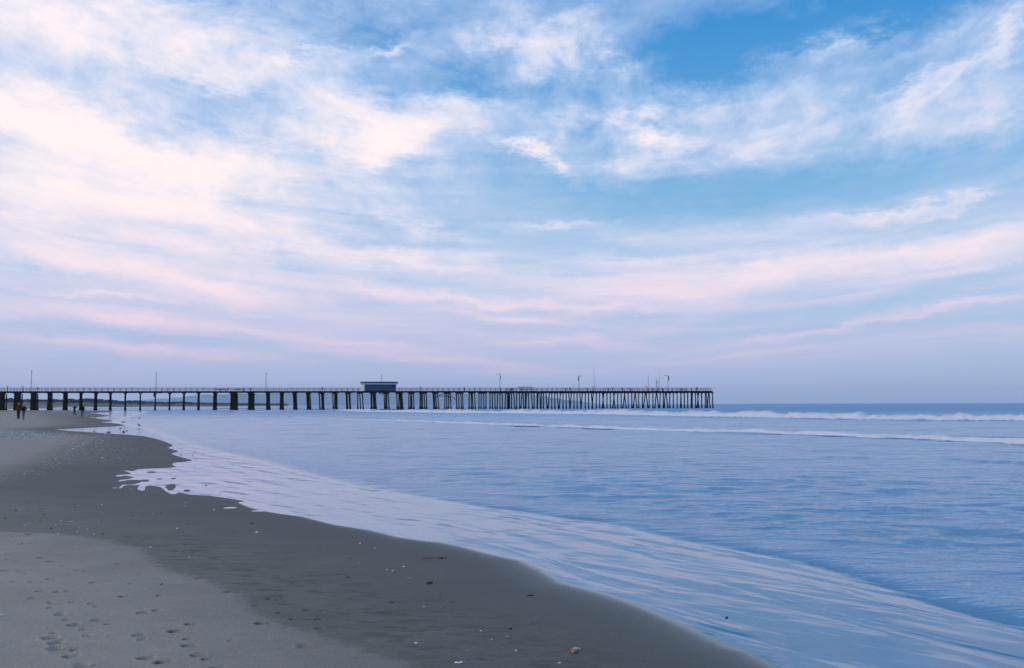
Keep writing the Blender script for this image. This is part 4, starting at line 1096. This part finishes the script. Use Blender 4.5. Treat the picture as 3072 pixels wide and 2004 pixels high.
# ================================================================== people
M_skin = simple('skin', (0.42, 0.25, 0.19), (0.36, 0.2, 0.15), 8, 0.55)
def remesh(name, mb, mat, parent, voxel, smooth_it=3):
    o = mb.build(name, mat, parent, smooth=True)
    md = o.modifiers.new('r', 'REMESH'); md.mode = 'VOXEL'; md.voxel_size = voxel; md.use_smooth_shade = True
    ms = o.modifiers.new('s', 'SMOOTH'); ms.iterations = smooth_it; ms.factor = 0.5
    dg = bpy.context.evaluated_depsgraph_get(); dg.update()
    me = bpy.data.meshes.new_from_object(o.evaluated_get(dg))
    o.modifiers.clear(); old = o.data; o.data = me; bpy.data.meshes.remove(old)
    me.name = name
    if not me.materials: me.materials.append(mat)
    return o
def person(loc, face, H, label, cat='person', arms=('down', 'down'), stride=0.18, coat=((0.02, 0.02, 0.025),), coat_len=0.42, legs_c=(0.02, 0.02, 0.03), hair_c=(0.3, 0.3, 0.3),
           hood=None, lean=0.0, group='people walking on the beach', head_down=0.0, seat=False, skirt=0.0, detail=True):
    """figure facing direction `face` (radians from +Y towards +X); H standing height"""
    k = H / 1.75
    root = empty('person', loc, -face); tag(root, label, cat, group)
    Mw = parent_world(root)
    def V(x, y, z): return Mw @ Vector((x * k, y * k, z * k))
    body = MB()
    hipz = 0.92 if not seat else 0.5
    # joints (local: x right, y forward)
    hip = [(-0.095, 0, hipz), (0.095, 0, hipz)]
    if seat:
        knee = [(-0.12, 0.42, 0.52), (0.12, 0.42, 0.52)]; ank = [(-0.12, 0.45, 0.09), (0.12, 0.45, 0.09)]
    else:
        knee = [(-0.10, stride * 0.55 + 0.02, 0.50), (0.10, -stride * 0.30 + 0.03, 0.50)]
        ank = [(-0.10, stride, 0.09), (0.10, -stride, 0.11)]
    shz = hipz + 0.52
    ly = lean
    sh = [(-0.19, ly, shz), (0.19, ly, shz)]
    el_, wr, hd = [], [], []
    for i, a in enumerate(arms):
        sx = -1 if i == 0 else 1
        if a == 'down': el_.append((sx * 0.25, ly - 0.02, shz - 0.29)); wr.append((sx * 0.25, ly + 0.08, shz - 0.53)); hd.append((0.02 * -sx, 0.02, -1))
        elif a == 'out': el_.append((sx * 0.45, ly + 0.05, shz + 0.02)); wr.append((sx * 0.70, ly + 0.08, shz + 0.10)); hd.append((sx, 0.1, 0.3))
        elif a == 'link': el_.append((sx * 0.30, ly - 0.03, shz - 0.27)); wr.append((sx * 0.36, ly + 0.17, shz - 0.22)); hd.append((sx * 0.8, 0.5, 0.1))
        elif a == 'pocket': el_.append((sx * 0.30, ly - 0.06, shz - 0.27)); wr.append((sx * 0.20, ly + 0.08, shz - 0.46)); hd.append((-sx * 0.5, 0.5, -0.7))
        elif a == 'fwd': el_.append((sx * 0.24, ly + 0.14, shz - 0.22)); wr.append((sx * 0.16, ly + 0.38, shz - 0.16)); hd.append((0, 1, 0))
    def limb(mb, pts, rad): mb.tube([V(*p) for p in pts], [r * k for r in rad], 10); [mb.ell(V(*p), r * k, r * k, r * k, 10, 7) for p, r in zip(pts, rad)]
    exx = (Mw.to_3x3() @ Vector((1, 0, 0)), Mw.to_3x3() @ Vector((0, 1, 0)), Vector((0, 0, 1)))
    def E(mb, x, y, z, rx, ry, rz, seg=14, rings=9): mb.ell(V(x, y, z), rx * k, ry * k, rz * k, seg, rings, exx)
    E(body, 0, 0, hipz + 0.02, .165, .115, .13); E(body, 0, ly * .4, hipz + 0.20, .14, .10, .17); E(body, 0, ly * .8, hipz + 0.40, .175, .115, .17)
    limb(body, [(0, ly, shz + 0.02), (0, ly + 0.02, shz + 0.13)], [.06, .055])
    hy = ly + 0.035 + head_down
    hz = shz + 0.225 - head_down * 0.6
    E(body, 0, hy, hz, .076, .095, .112); E(body, 0, hy + 0.03, hz - 0.06, .055, .065, .06)       # skull, jaw
    limb(body, [(0, hy + 0.092, hz + 0.015), (0, hy + 0.112, hz - 0.02)], [.011, .015])            # nose
    for sx in (-1, 1):
        E(body, sx * .078, hy - 0.005, hz - 0.005, .012, .022, .032, 8, 6)                          # ears
        E(body, sx * .033, hy + 0.075, hz + 0.012, .015, .014, .010, 8, 6)                          # eyes
    E(body, 0, hy + 0.083, hz - 0.052, .026, .012, .009, 8, 6)                                      # mouth
    for i in (0, 1):
        limb(body, [hip[i], knee[i], ank[i]], [.085, .055, .038])
        limb(body, [ank[i], (ank[i][0], ank[i][1] + 0.17, ank[i][2] - 0.055)], [.042, .032])
        limb(body, [sh[i], el_[i], wr[i]], [.058, .042, .028])
        # hand: palm, four fingers, thumb
        w_ = Vector(wr[i]); d = Vector(hd[i]).normalized(); side = Vector((0, 1, 0)) if abs(d.y) < 0.7 else Vector((1, 0, 0))
        side = (side - d * side.dot(d)).normalized(); nn = d.cross(side)
        pc = w_ + d * 0.05
        limb(body, [tuple(w_ + d * .015), tuple(pc + d * .025)], [.027, .032])
        for j, ln in enumerate((.060, .072, .068, .052)):
            b0 = w_ + d * .085 + side * (-.030 + .020 * j); b1 = b0 + d * ln * .55 + nn * .008; b2 = b1 + d * ln * .4 + nn * .022
            limb(body, [tuple(b0), tuple(b1), tuple(b2)], [.0095, .0088, .0078])
        t0 = w_ + d * .03 + side * -.032; t1 = t0 + d * .03 - side * .022; t2 = t1 + d * .028 - side * .004 + nn * .01
        limb(body, [tuple(t0), tuple(t1), tuple(t2)], [.012, .0105, .009])
    remesh('body', body, M_skin, root, 0.0075 if detail else 0.02, 2)
    # trousers and shoes
    tr = MB()
    E(tr, 0, 0, hipz + 0.02, .18, .13, .13)
    for i in (0, 1): limb(tr, [hip[i], knee[i], (ank[i][0], ank[i][1] - .005, ank[i][2] - 0.01)], [.100, .073, .062])
    remesh('trousers', tr, simple('trouser_cloth', legs_c, tuple(c * .7 for c in legs_c), 10, .9, .15), root, 0.016)
    for i in (0, 1):
        s_ = MB(); limb(s_, [(ank[i][0], ank[i][1] - .05, ank[i][2] - .045), (ank[i][0], ank[i][1] + .09, ank[i][2] - .05), (ank[i][0], ank[i][1] + .18, ank[i][2] - .052)], [.046, .046, .038])
        remesh('shoe', s_, simple('shoe_leather', (.03, .03, .035)), root, 0.014)
    # jacket with sleeves
    jk = MB()
    bz = hipz + 0.52 - coat_len
    E(jk, 0, ly * .9, shz - 0.05, .215, .15, .12); E(jk, 0, ly * .7, hipz + 0.30, .20, .15, .20); E(jk, 0, ly * .3, hipz + 0.10, .20, .155, .20)
    if coat_len > 0.5:
        limb(jk, [(-.07, 0, hipz), (-.08, .01, bz)], [.14, .135]); limb(jk, [(.07, 0, hipz), (.08, .01, bz)], [.14, .135])
    for i in (0, 1): 
        w_ = Vector(wr[i]); limb(jk, [sh[i], el_[i], tuple(w_)], [.082, .065, .046])
    limb(jk, [(0, ly, shz + 0.03), (0, ly + .01, shz + 0.075)], [.088, .074])
    jc = coat[0]
    remesh('jacket', jk, simple('jacket_cloth', jc, tuple(c * .6 for c in jc), 9, .9, .15), root, 0.016)
    hr = MB()
    hc = hair_c
    if hood:
        E(hr, 0, hy - .02, hz + .015, .115, .125, .145); limb(hr, [(0, ly - .03, shz + .08), (0, ly - .02, shz + .0)], [.11, .19])
        remesh('hood', hr, simple('hood_cloth', hood, tuple(c * .7 for c in hood), 9, .9, .15), root, 0.016)
    else:
        E(hr, 0, hy - .018, hz + .028, .088, .098, .106); E(hr, 0, hy - .05, hz - .03, .078, .058, .085)
        remesh('hair', hr, simple('hair', hc, tuple(c * .6 for c in hc), 30, .8, .2), root, 0.012)
    return root

def stand(px, py):
    g = ground(px, py); d_ = poly_dist(np.array([g.x]), np.array([g.y]), shore_poly)
    h, _ = sand_height(np.array([g.x]), np.array([g.y]), d_); return Vector((g.x, g.y, max(float(h[0]), -0.03)))
def height_for(p, npx): return npx * math.hypot(p.x, p.y) / F
p1 = stand(55.0, 1257); p2 = stand(70.5, 1258.5)
person(p1, R(178), min(1.86, height_for(p1, 48)), 'grey haired person in long dark red coat, pointing one arm out left', arms=('link', 'out'), coat=((0.10, 0.014, 0.012),), coat_len=0.62,
       legs_c=(0.012, 0.012, 0.02), hair_c=(0.36, 0.38, 0.40), stride=0.10)
person(p2, R(-172), min(1.70, height_for(p2, 44)), 'fair haired person in black jacket and jeans, beside the pointing walker', arms=('pocket', 'link'), coat=((0.008, 0.008, 0.016),),
       legs_c=(0.04, 0.12, 0.27), hair_c=(0.22, 0.17, 0.13), stride=0.16)
p3 = stand(223.0, 1244); p4 = stand(246.5, 1251)
person(p3, R(100), height_for(p3, 27.5), 'small person in pale blue hood and dark red coat, near the water', arms=('fwd', 'pocket'), coat=((0.07, 0.012, 0.014),), coat_len=0.60, hood=(0.26, 0.34, 0.52),
       legs_c=(0.02, 0.012, 0.018), stride=0.08, lean=0.04)
person(p4, R(-30), height_for(p4, 33), 'small dark haired person in black jacket and jeans, near the water', arms=('pocket', 'down'), coat=((0.010, 0.009, 0.012),),
       legs_c=(0.04, 0.13, 0.34), hair_c=(0.02, 0.016, 0.014), stride=0.14, lean=0.05)
# figures on the pier
def pier_person(px, v, face, label, H=1.7, seat=False, **kw):
    s = on_pier(px, v); p = PP(s, v, ZD)
    return person(p, face, H, label, group='people on the pier', seat=seat, detail=True, **kw)
pier_person(111.5, 0.7, R(20), 'dark figure at the pier railing just right of the leftmost lamp post', 1.55, coat=((0.02, 0.012, 0.025),), hair_c=(.02, .02, .02))
pier_person(685, 0.9, R(-80), 'dark figure seated on the side platform of the pier among benches', 1.6, seat=True, coat=((0.05, 0.015, 0.02),), hair_c=(.02, .02, .02))
pier_person(966.5, 0.7, R(160), 'dark figure standing at the railing left of the blue hut', 1.55, coat=((0.015, 0.015, 0.03),), hair_c=(.02, .02, .02))
pier_person(1260, 0.6, R(60), 'figure leaning out over the railing right of the blue hut', 1.75, coat=((0.12, 0.14, 0.2),), arms=('fwd', 'fwd'), lean=0.12, hair_c=(.05, .04, .04))
pier_person(1393, 0.6, R(10), 'dark figure at the railing right of the loose braces', 1.45, coat=((0.01, 0.01, 0.02),), hair_c=(.02, .02, .02))
pier_person(1601, 0.8, R(90), 'dark figure just right of the flat roofed shelter', 1.5, coat=((0.01, 0.01, 0.02),), hair_c=(.02, .02, .02))
pier_person(1709.5, 0.8, R(0), 'dark figure left of the lamp post whose arm points right', 1.5, coat=((0.01, 0.01, 0.02),), hair_c=(.02, .02, .02))
pier_person(1838.5, 0.8, R(180), 'dark figure between the two white cabinets, the left one', 1.5, coat=((0.015, 0.01, 0.03),), hair_c=(.02, .02, .02))
pier_person(1867, 0.8, R(180), 'dark figure touching the left side of the broader white cabinet', 1.5, coat=((0.01, 0.01, 0.02),), hair_c=(.02, .02, .02))
pier_person(2092.5, 0.7, R(180), 'dark figure at the railing near the end of the pier', 1.6, coat=((0.012, 0.01, 0.02),), hair_c=(.02, .02, .02))

# ================================================================== birds in the shallows
M_bird = simple('grey_brown_feathers', (0.06, 0.06, 0.075), (0.03, 0.03, 0.04), 40, .8)
M_beak = simple('dark_bill_and_legs', (0.03, 0.025, 0.02), (0.02, 0.02, 0.02), 40, .5)
def bird(px, py, ln, face, label):
    g = at_z(px, py, 0.0); root = empty('shorebird', (g.x, g.y, 0), face); tag(root, label, 'bird', 'birds and dark lumps in the shallows')
    Mw = parent_world(root)
    def V(x, y, z): return Mw @ (Vector((x, y, z)) * ln)
    mb = MB()
    mb.tube([V(0, -.62, .56), V(0, -.42, .60), V(0, -.15, .64), V(0, .12, .68), V(0, .27, .76), V(0, .33, .86), V(0, .38, .97), V(0, .47, .99)], [x * ln for x in (.015, .07, .17, .17, .11, .065, .085, .035)], 10)
    mb.build('body', M_bird, root, True)
    mb = MB(); mb.tube([V(0, .45, .985), V(0, .58, .97), V(0, .72, .95)], [.026 * ln, .018 * ln, .008 * ln], 6); mb.build('bill', M_beak, root, True)
    for sx in (-1, 1):
        mb = MB(); mb.tube([V(sx * .07, .02, .54), V(sx * .075, -.03, .28), V(sx * .07, .03, -.05)], [.03 * ln, .017 * ln, .015 * ln], 6); mb.build('leg', M_beak, root, True)
        mb = MB(); mb.tube([V(sx * .13, .12, .68), V(sx * .17, -.12, .64), V(sx * .10, -.45, .60), V(sx * .03, -.66, .57)], [.06 * ln, .095 * ln, .06 * ln, .015 * ln], 8); mb.build('wing', M_bird, root, True)
bird(416.5, 1283, 0.32, R(70), 'largest dark shorebird standing in the shallows, with a long reflection')
bird(418, 1257.5, 0.27, R(-70), 'right one of two small shorebirds farther out in the shallows')
bird(396, 1256.5, 0.22, R(80), 'left one of two small shorebirds farther out in the shallows')
bird(361, 1291, 0.20, R(-90), 'small dark shorebird at the tip of the narrow inlet, below the spit')

# lumps of weed and stones: (px, py, width_px, height_px)
def lump(name, px, py, w_px, h_px, mat, label, cat, group, flat=0.6, parts=1, water=False):
    g = at_z(px, py, 0.0) if water else stand(px, py)
    r_ = math.hypot(g.x, g.y); w = w_px * r_ / F; h = max(h_px * r_ / F * 0.75, w * 0.25)
    bm = bmesh.new(); bmesh.ops.create_icosphere(bm, subdivisions=2, radius=1.0)
    sd_ = random.random() * 50
    for v in bm.verts:
        c = v.co
        n_ = float(fbm(np.array([c.x * 1.4 + sd_]), np.array([c.y * 1.4 + c.z * 1.1 + sd_]), 3)[0])
        v.co = Vector((c.x * w * .5, c.y * w * .5 * flat, c.z * h * .55)) * (1 + n_ * 0.9)
    me = bpy.data.meshes.new(name); bm.to_mesh(me); bm.free(); me.materials.append(mat)
    me.polygons.foreach_set('use_smooth', [True] * len(me.polygons))
    o = bpy.data.objects.new(name, me); COL.objects.link(o)
    o.location = (g.x, g.y, g.z + h * 0.25); o.rotation_euler = (0, 0, random.uniform(-.7, .7))
    tag(o, label, cat, group)
    return o
GL = 'birds and dark lumps in the shallows'
lump('seaweed', 371, 1268, 9, 5, M_weed, 'dark clump of seaweed at the tip of the sand spit by the shallows', 'seaweed', GL, water=True)
lump('seaweed', 371, 1297, 7, 6, M_weed, 'right one of two dark seaweed clumps on the near inlet edge', 'seaweed', GL, water=True)
lump('seaweed', 326, 1298, 9, 6, M_weed, 'left one of two dark seaweed clumps on the near inlet edge', 'seaweed', GL, water=True)
lump('seaweed', 282, 1294.5, 8, 2.5, M_weed, 'flat dark clump of seaweed inside the narrow inlet, leftmost there', 'seaweed', GL, water=True)
lump('seaweed', 380, 1293, 5, 3, M_weed, 'tiny dark clump of seaweed right of the inlet bird', 'seaweed', GL, water=True)
lump('stone', 618, 1456.5, 5.5, 4, M_pebble, 'dark stone alone in the thin water right of the finger shaped edge', 'stone', 'stones in the thin water', water=True)
lump('stone', 2180, 1853, 9, 7, M_pebble, 'dark stone in the smooth wet sheet near the bottom of the picture', 'stone', 'stones in the thin water', water=True)
for px, py in ((610, 1362), (577, 1366), (545, 1366), (661, 1480), (453, 1344), (423, 1347), (385, 1341)):
    lump('pebble', px, py, 3, 2.4, M_pebble, 'small dark pebble at or beside the tip of the near sand spit', 'pebble', 'pebbles around the near spit', water=px > 540)

# shells and pebbles lying on the sand, in photograph coordinates: near ones carry their own label
def t8(x, y): return x / 2.38, 1500 + y / 2.38
def t9(x, y): return 1000 + x / 2.297, 1450 + y / 2.297
def t7(x, y): return x / 3.099, 1200 + y / 3.099
def shell(px, py, w_px, label, group, mat=None):
    g = stand(px, py); r_ = math.hypot(g.x, g.y); w = w_px * r_ / F
    n_, m_ = 9, 5; vs = []; fs = []
    a0 = random.uniform(0, 6.28)
    for j in range(m_ + 1):
        rr_ = j / m_
        for i in range(n_ + 1):
            an = math.pi * (i / n_ - 0.5) * 1.5
            rad = w * 0.62 * rr_ * (1 + 0.07 * math.cos(i * 3.1)) * (1 - .22 * abs(i / n_ - .5))
            z = w * 0.26 * math.sin(math.pi * min(1, rr_) * .55 + .35) * math.cos(an * .55) * (1 + .1 * math.cos(i * 3.14))
            vs.append((rad * math.sin(an), rad * math.cos(an) - w * .3, z))
    for j in range(m_):
        for i in range(n_):
            a = j * (n_ + 1) + i; fs.append((a, a + 1, a + n_ + 2, a + n_ + 1))
    b = len(vs)
    for q in list(vs): vs.append((q[0], q[1], q[2] - w * 0.05))
    for j in range(m_):
        for i in range(n_):
            a = b + j * (n_ + 1) + i; fs.append((a, a + n_ + 1, a + n_ + 2, a + 1))
    rim = [m_ * (n_ + 1) + i for i in range(n_ + 1)]
    for i in range(n_): fs.append((rim[i], rim[i] + b, rim[i + 1] + b, rim[i + 1]))
    o = mesh_obj('shell', vs, fs, mat or M_shell, smooth=True)
    o.location = (g.x, g.y, g.z - w * 0.02); o.rotation_euler = (random.uniform(-.25, .45), random.uniform(-.3, .3), a0)
    tag(o, label, 'shell', group)
GS = 'pale shells lying on the damp sand'
near = [(t9(487, 576), 8, 'white shell highest of the near shells, below the bend of the water edge'), (t9(520, 655), 9, 'white shell above the black seaweed clump'),
        (t9(570, 1104), 9, 'white shell near the edge of the lighter sand, low in the picture'), (t9(803, 942), 8, 'upright white shell alone in the middle of the damp sand'),
        (t9(1198, 1057), 10, 'white rounded shell just below the black stone'), (t9(1260, 1143), 7, 'small white shell between the rounded shell and the orange crab shell'),
        (t9(1555, 1240), 9, 'white shell left below the orange crab shell'), (t9(254, 1080), 5, 'small white shell close to the lighter sand, left of the other low ones'),
        (t9(1163, 1126), 6, 'small greyish shell left of the two white shells'), (t9(1018, 1011), 6, 'tan shell left of the black stone'), (t9(184, 415), 5, 'small white shell near the left end of the water edge curve'),
        (t9(370, 596), 5, 'tiny pale shell, left of a pair below the water edge bend'), (t9(405, 603), 5, 'tiny pale shell, right of a pair below the water edge bend'), (t9(178, 548), 5, 'tiny pale shell left of the pair of tiny shells'),
        (t9(926, 1154), 6, 'small bluish shell above the knobbly white shell'), (t9(1089, 1074), 5, 'small tan shell right of the tan one by the black stone'), (t9(285, 447), 7, 'dull shell with a dark side near the water edge curve'), (t9(626, 851), 6, 'dull half buried shell right of centre on the damp sand'),
        (t8(185, 74), 9, 'flat white shell at the upper left of the damp sand'), (t8(1648, 60), 0, ''), (t8(1092, 101), 4, 'tiny white shell alone between the small pebbles'), (t8(1348, 414), 8, 'flat pale blue shell where the damp and lighter sand meet'),
        (t8(1283, 575), 5, 'small round white shell just on the lighter sand'), (t8(1074, 333), 7, 'flat greyish shell at the top corner of the lighter sand'), (t8(1830, 232), 9, 'mixed shell fragment amid dark bits below the water edge')]
for (p, w, lb) in near:
    if w: shell(p[0], p[1], w, lb, GS, M_shellblue if 'blu' in lb or 'grey' in lb or 'dull' in lb else (M_cream if 'tan' in lb else M_shell))
small = [t8(*q) for q in ((15, 42), (135, 75), (203, 165), (175, 180), (400, 180), (432, 150), (503, 155), (485, 170), (532, 197), (562, 199), (553, 225), (625, 207), (670, 243), (588, 263), (561, 40), (727, 37), (490, 230), (415, 240), (1268, 205), (1262, 220), (1325, 20), (1318, 45), (1530, 70))]
small += [t7(*q) for q in ((245, 665), (230, 687), (358, 695), (410, 700), (485, 620), (510, 548), (475, 567), (730, 982), (655, 1133), (625, 1153), (690, 1187), (520, 1165), (265, 1145), (230, 1163), (945, 977), (1420, 1060), (1355, 882), (1380, 887), (1775, 913), (950, 540), (992, 560), (1105, 540), (920, 497), (1185, 570), (790, 400), (850, 365), (960, 380), (680, 455), (560, 490), (430, 605), (545, 640), (1245, 600), (840, 470), (620, 500), (720, 430), (165, 680), (1645, 1195), (812, 1198), (725, 1222))]
for (x, y) in small:
    shell(x, y, random.uniform(3.2, 5.6), 'tiny white shell fragment among many scattered over the damp sand', 'tiny shell fragments scattered over the damp sand', random.choice([M_shell, M_shell, M_shellblue]))
GP = 'small dark pebbles scattered over the damp sand'
peb = [(t8(*q), w) for q, w in (((733, 242), 7), ((367, 205), 8), ((1310, 368), 6), ((1380, 495), 4), ((597, 508), 6), ((1155, 601), 8), ((1795, 168), 8), ((950, 113), 4), ((890, 88), 3), ((1000, 175), 3), ((1335, 173), 3), ((1660, 232), 4), ((2285, 370), 6), ((725, 155), 4), ((285, 153), 4), ((1965, 705), 5), ((2290, 795), 6), ((155, 309), 5), ((118, 75), 4), ((1150, 95), 4), ((1015, 110), 3))]
peb += [(t7(*q), w) for q, w in (((1060, 455), 3), ((988, 450), 3), ((1310, 460), 2.5), ((1403, 448), 3), ((1187, 437), 2.5), ((880, 545), 4), ((997, 548), 4), ((1250, 527), 2.5), ((760, 530), 3), ((1018, 520), 2.5), ((895, 652), 3), ((1685, 518), 3), ((1725, 530), 3), ((1788, 517), 3), ((1890, 505), 3), ((1240, 1077), 5), ((1160, 1042), 3), ((945, 1130), 4), ((1495, 1050), 4), ((1735, 1157), 4), ((275, 947), 3), ((2340, 1148), 7), ((50, 1103), 6), ((370, 1130), 4), ((150, 1028), 5), ((470, 1197), 7))]
peb += [(t9(*q), w) for q, w in (((117, 519), 5), ((192, 612), 4), ((738, 793), 6), ((765, 857), 6), ((432, 886), 5), ((786, 1045), 5), ((910, 965), 4), ((1092, 1227), 5), ((1150, 1200), 4), ((1340, 775), 6), ((42, 467), 4), ((820, 820), 6), ((738, 765), 4), ((378, 518), 4))]
for (p, w) in peb:
    lump('pebble', p[0], p[1], w, w * .6, random.choice([M_pebble, M_pebble, M_brownpebble]), 'small dark pebble among many scattered over the damp sand', 'pebble', GP)
GD_ = 'larger things washed up on the near damp sand'
lump('black_stone', *t9(1220, 1000), 13, 7, M_pebble, 'black stone above the white rounded shell, low on the damp sand', 'stone', GD_)
lump('seaweed', *t9(660, 691), 22, 9, M_weed, 'black seaweed clump in the middle of the damp sand', 'seaweed', GD_, 0.5)
lump('seaweed', *t9(400, 820), 14, 4, M_brownpebble, 'flat brown seaweed scrap left of the column of pebbles', 'seaweed', GD_, 0.4)
lump('seaweed', *t9(1355, 776), 20, 2.5, M_weed, 'thin dark seaweed strip by itself, below the water edge on the right', 'seaweed', GD_, 0.3)
lump('seaweed', *t9(100, 650), 14, 3, M_brownpebble, 'flat dark brown scrap at the left, above the trampled sand', 'seaweed', GD_, 0.4)
# knobbly bone-like white shell at the bottom
g = stand(*t9(865, 1240)); r_ = g.length; w = 27 * r_ / F
mb = MB(); mb.tube([Vector((-w * .5, 0, w * .10)), Vector((-w * .3, w * .05, w * .16)), Vector((0, 0, w * .10)), Vector((w * .25, w * .05, w * .17)), Vector((w * .48, 0, w * .10))], [w * .04, w * .10, w * .07, w * .14, w * .05], 9)
mb.ell((w * .28, w * .02, w * .2), w * .15, w * .12, w * .12, 10, 7, jitter=.12)
o = mb.build('white_shell', M_shell, smooth=True); o.location = g; tag(o, 'long knobbly white shell at the bottom edge of the picture', 'shell', GD_)
# orange crab shell
g = stand(*t9(1662, 1168)); r_ = g.length; w = 30 * r_ / F
root = empty('crab_shell', g, 0.2); tag(root, 'orange and white crab shell, the largest thing on the damp sand', 'crab shell', GD_)
Mw = parent_world(root)
def hemi(c, rx, ry, rz, mat, name, jit=.08):
    mb = MB(); mb.ell(Mw @ Vector(c), rx, ry, rz, 14, 9, jitter=jit); return mb.build(name, mat, root, True)
hemi((0, 0, w * .20), w * .42, w * .34, w * .22, M_orange, 'carapace')
hemi((w * .16, w * .10, w * .40), w * .32, w * .20, w * .10, M_shellblue, 'pale_upper_shell', .15)
hemi((w * .45, w * .12, w * .38), w * .16, w * .08, w * .05, M_shell, 'claw', .1)
hemi((-w * .22, -w * .20, w * .15), w * .10, w * .06, w * .08, M_cream, 'inner_rim', .1)
# stick with a red bit of weed
a, b = stand(*t9(603, 527)), stand(*t9(782, 520))
mb = MB(); mid = (a + b) / 2 + Vector((0, .02, .012)); mb.tube([a + UP * .012, mid, b + UP * .014], [.003, .004, .003], 6)
o = mb.build('stick', M_brownpebble, smooth=True); tag(o, 'thin dark stick lying level just below the water edge', 'stick', GD_)
lump('seaweed', *t9(745, 519), 12, 6, M_brownpebble, 'reddish scrap of seaweed lying at the right end of the thin stick', 'seaweed', GD_)
for (x0, y0, x1, y1, lb) in ((0, 825, 28, 838, 'upper one of two short pale feather shafts at the left edge'), (0, 1102, 34, 1098, 'lower one of two short pale feather shafts at the left edge')):
    a, b = stand(*t8(x0, y0)), stand(*t8(x1, y1))
    mb = MB(); mb.tube([a + UP * .006, (a + b) / 2 + UP * .016, b + UP * .006], [.003, .003, .001], 5)
    o = mb.build('feather', M_shellblue, smooth=True); tag(o, lb, 'feather', GD_)

# shell grit washed up in drifts on the upper beach and around the near spit
pts_ = []
rr = random.Random(3)
for (cx, cy, ax_, ay_, ang, n, size) in ((50, 1306, 95, 12, 0, 900, 2.4), (180, 1302, 90, 8, 2, 260, 2.0), (30, 1248, 60, 5, 2, 220, 1.6), (200, 1237, 90, 4, 3, 160, 1.4), (300, 1315, 60, 16, -20, 150, 2.0), (230, 1340, 110, 12, -22, 240, 2.2), (320, 1355, 140, 34, -8, 300, 2.0), (150, 1398, 120, 14, -20, 90, 2.2), (120, 1560, 300, 40, 3, 60, 2.2), (390, 1570, 250, 60, 5, 50, 2.0), (780, 1760, 380, 120, 25, 60, 2.4)):
    ca, sa_ = math.cos(R(ang)), math.sin(R(ang))
    for _ in range(int(n * 2.2)):
        u_, v_ = rr.gauss(0, .5), rr.gauss(0, .5)
        x = cx + ca * u_ * ax_ - sa_ * v_ * ay_; y = cy + sa_ * u_ * ax_ + ca * v_ * ay_
        if y < 1228: continue
        pts_.append((x, y, size * 1.25 * rr.uniform(.5, 1.3)))
P0 = np.array([tuple(at_z(x, y, 0.18)) for x, y, s_ in pts_])
for _ in range(3):
    dd = poly_dist(P0[:, 0], P0[:, 1], shore_poly); hh, _w = sand_height(P0[:, 0], P0[:, 1], dd, False)
    P0 = np.array([tuple(at_z(p[0], p[1], float(max(h_, 0)))) for p, h_ in zip(pts_, hh)])
dd = poly_dist(P0[:, 0], P0[:, 1], shore_poly); hh, _w = sand_height(P0[:, 0], P0[:, 1], dd)
for nm, mt_, pick, lb in (('shell_grit', M_shellblue, 0, 'bluish drifts of broken shell on the upper beach and around the spit'), ('dark_grit', M_pebble, 1, 'fine dark gravel mixed with broken shell on the beach')):
    mb = MB()
    for i, (x, y, s_) in enumerate(pts_):
        if dd[i] < 0.15 or (i % 5 < 2) != bool(pick): continue
        r_ = math.hypot(P0[i, 0], P0[i, 1]); w = min(s_ * r_ / F, 0.16)
        c = Vector((P0[i, 0], P0[i, 1], float(hh[i]) + w * .08)); a0 = rr.uniform(0, 6.28)
        ring = [c + Vector((math.cos(a0 + q * 1.2566) * w * .5 * rr.uniform(.7, 1.2), math.sin(a0 + q * 1.2566) * w * .5 * rr.uniform(.5, 1), -w * .12)) for q in range(5)]
        mb.add(ring + [c + UP * w * .22], [(q, (q + 1) % 5, 5) for q in range(5)] + [(4, 3, 2, 1, 0)])
    o = mb.build(nm, mt_); tag(o, lb, 'grit', kind='stuff')

# ================================================================== sea air
bx = MB(); bx.box((0, 0, 60 - 3), 19400, 19400, 126)
mt = bpy.data.materials.new('sea_air'); mt.use_nodes = True; T = NT(mt.node_tree)
out = T.add('ShaderNodeOutputMaterial'); pv = T.add('ShaderNodeVolumePrincipled')
pv.inputs['Color'].default_value = (0.70, 0.85, 1.0, 1); pv.inputs['Density'].default_value = 6.0e-5; pv.inputs['Anisotropy'].default_value = 0.0
T.l.new(pv.outputs[0], out.inputs['Volume'])
hz_ = bx.build('haze', mt); tag(hz_, kind='stuff')
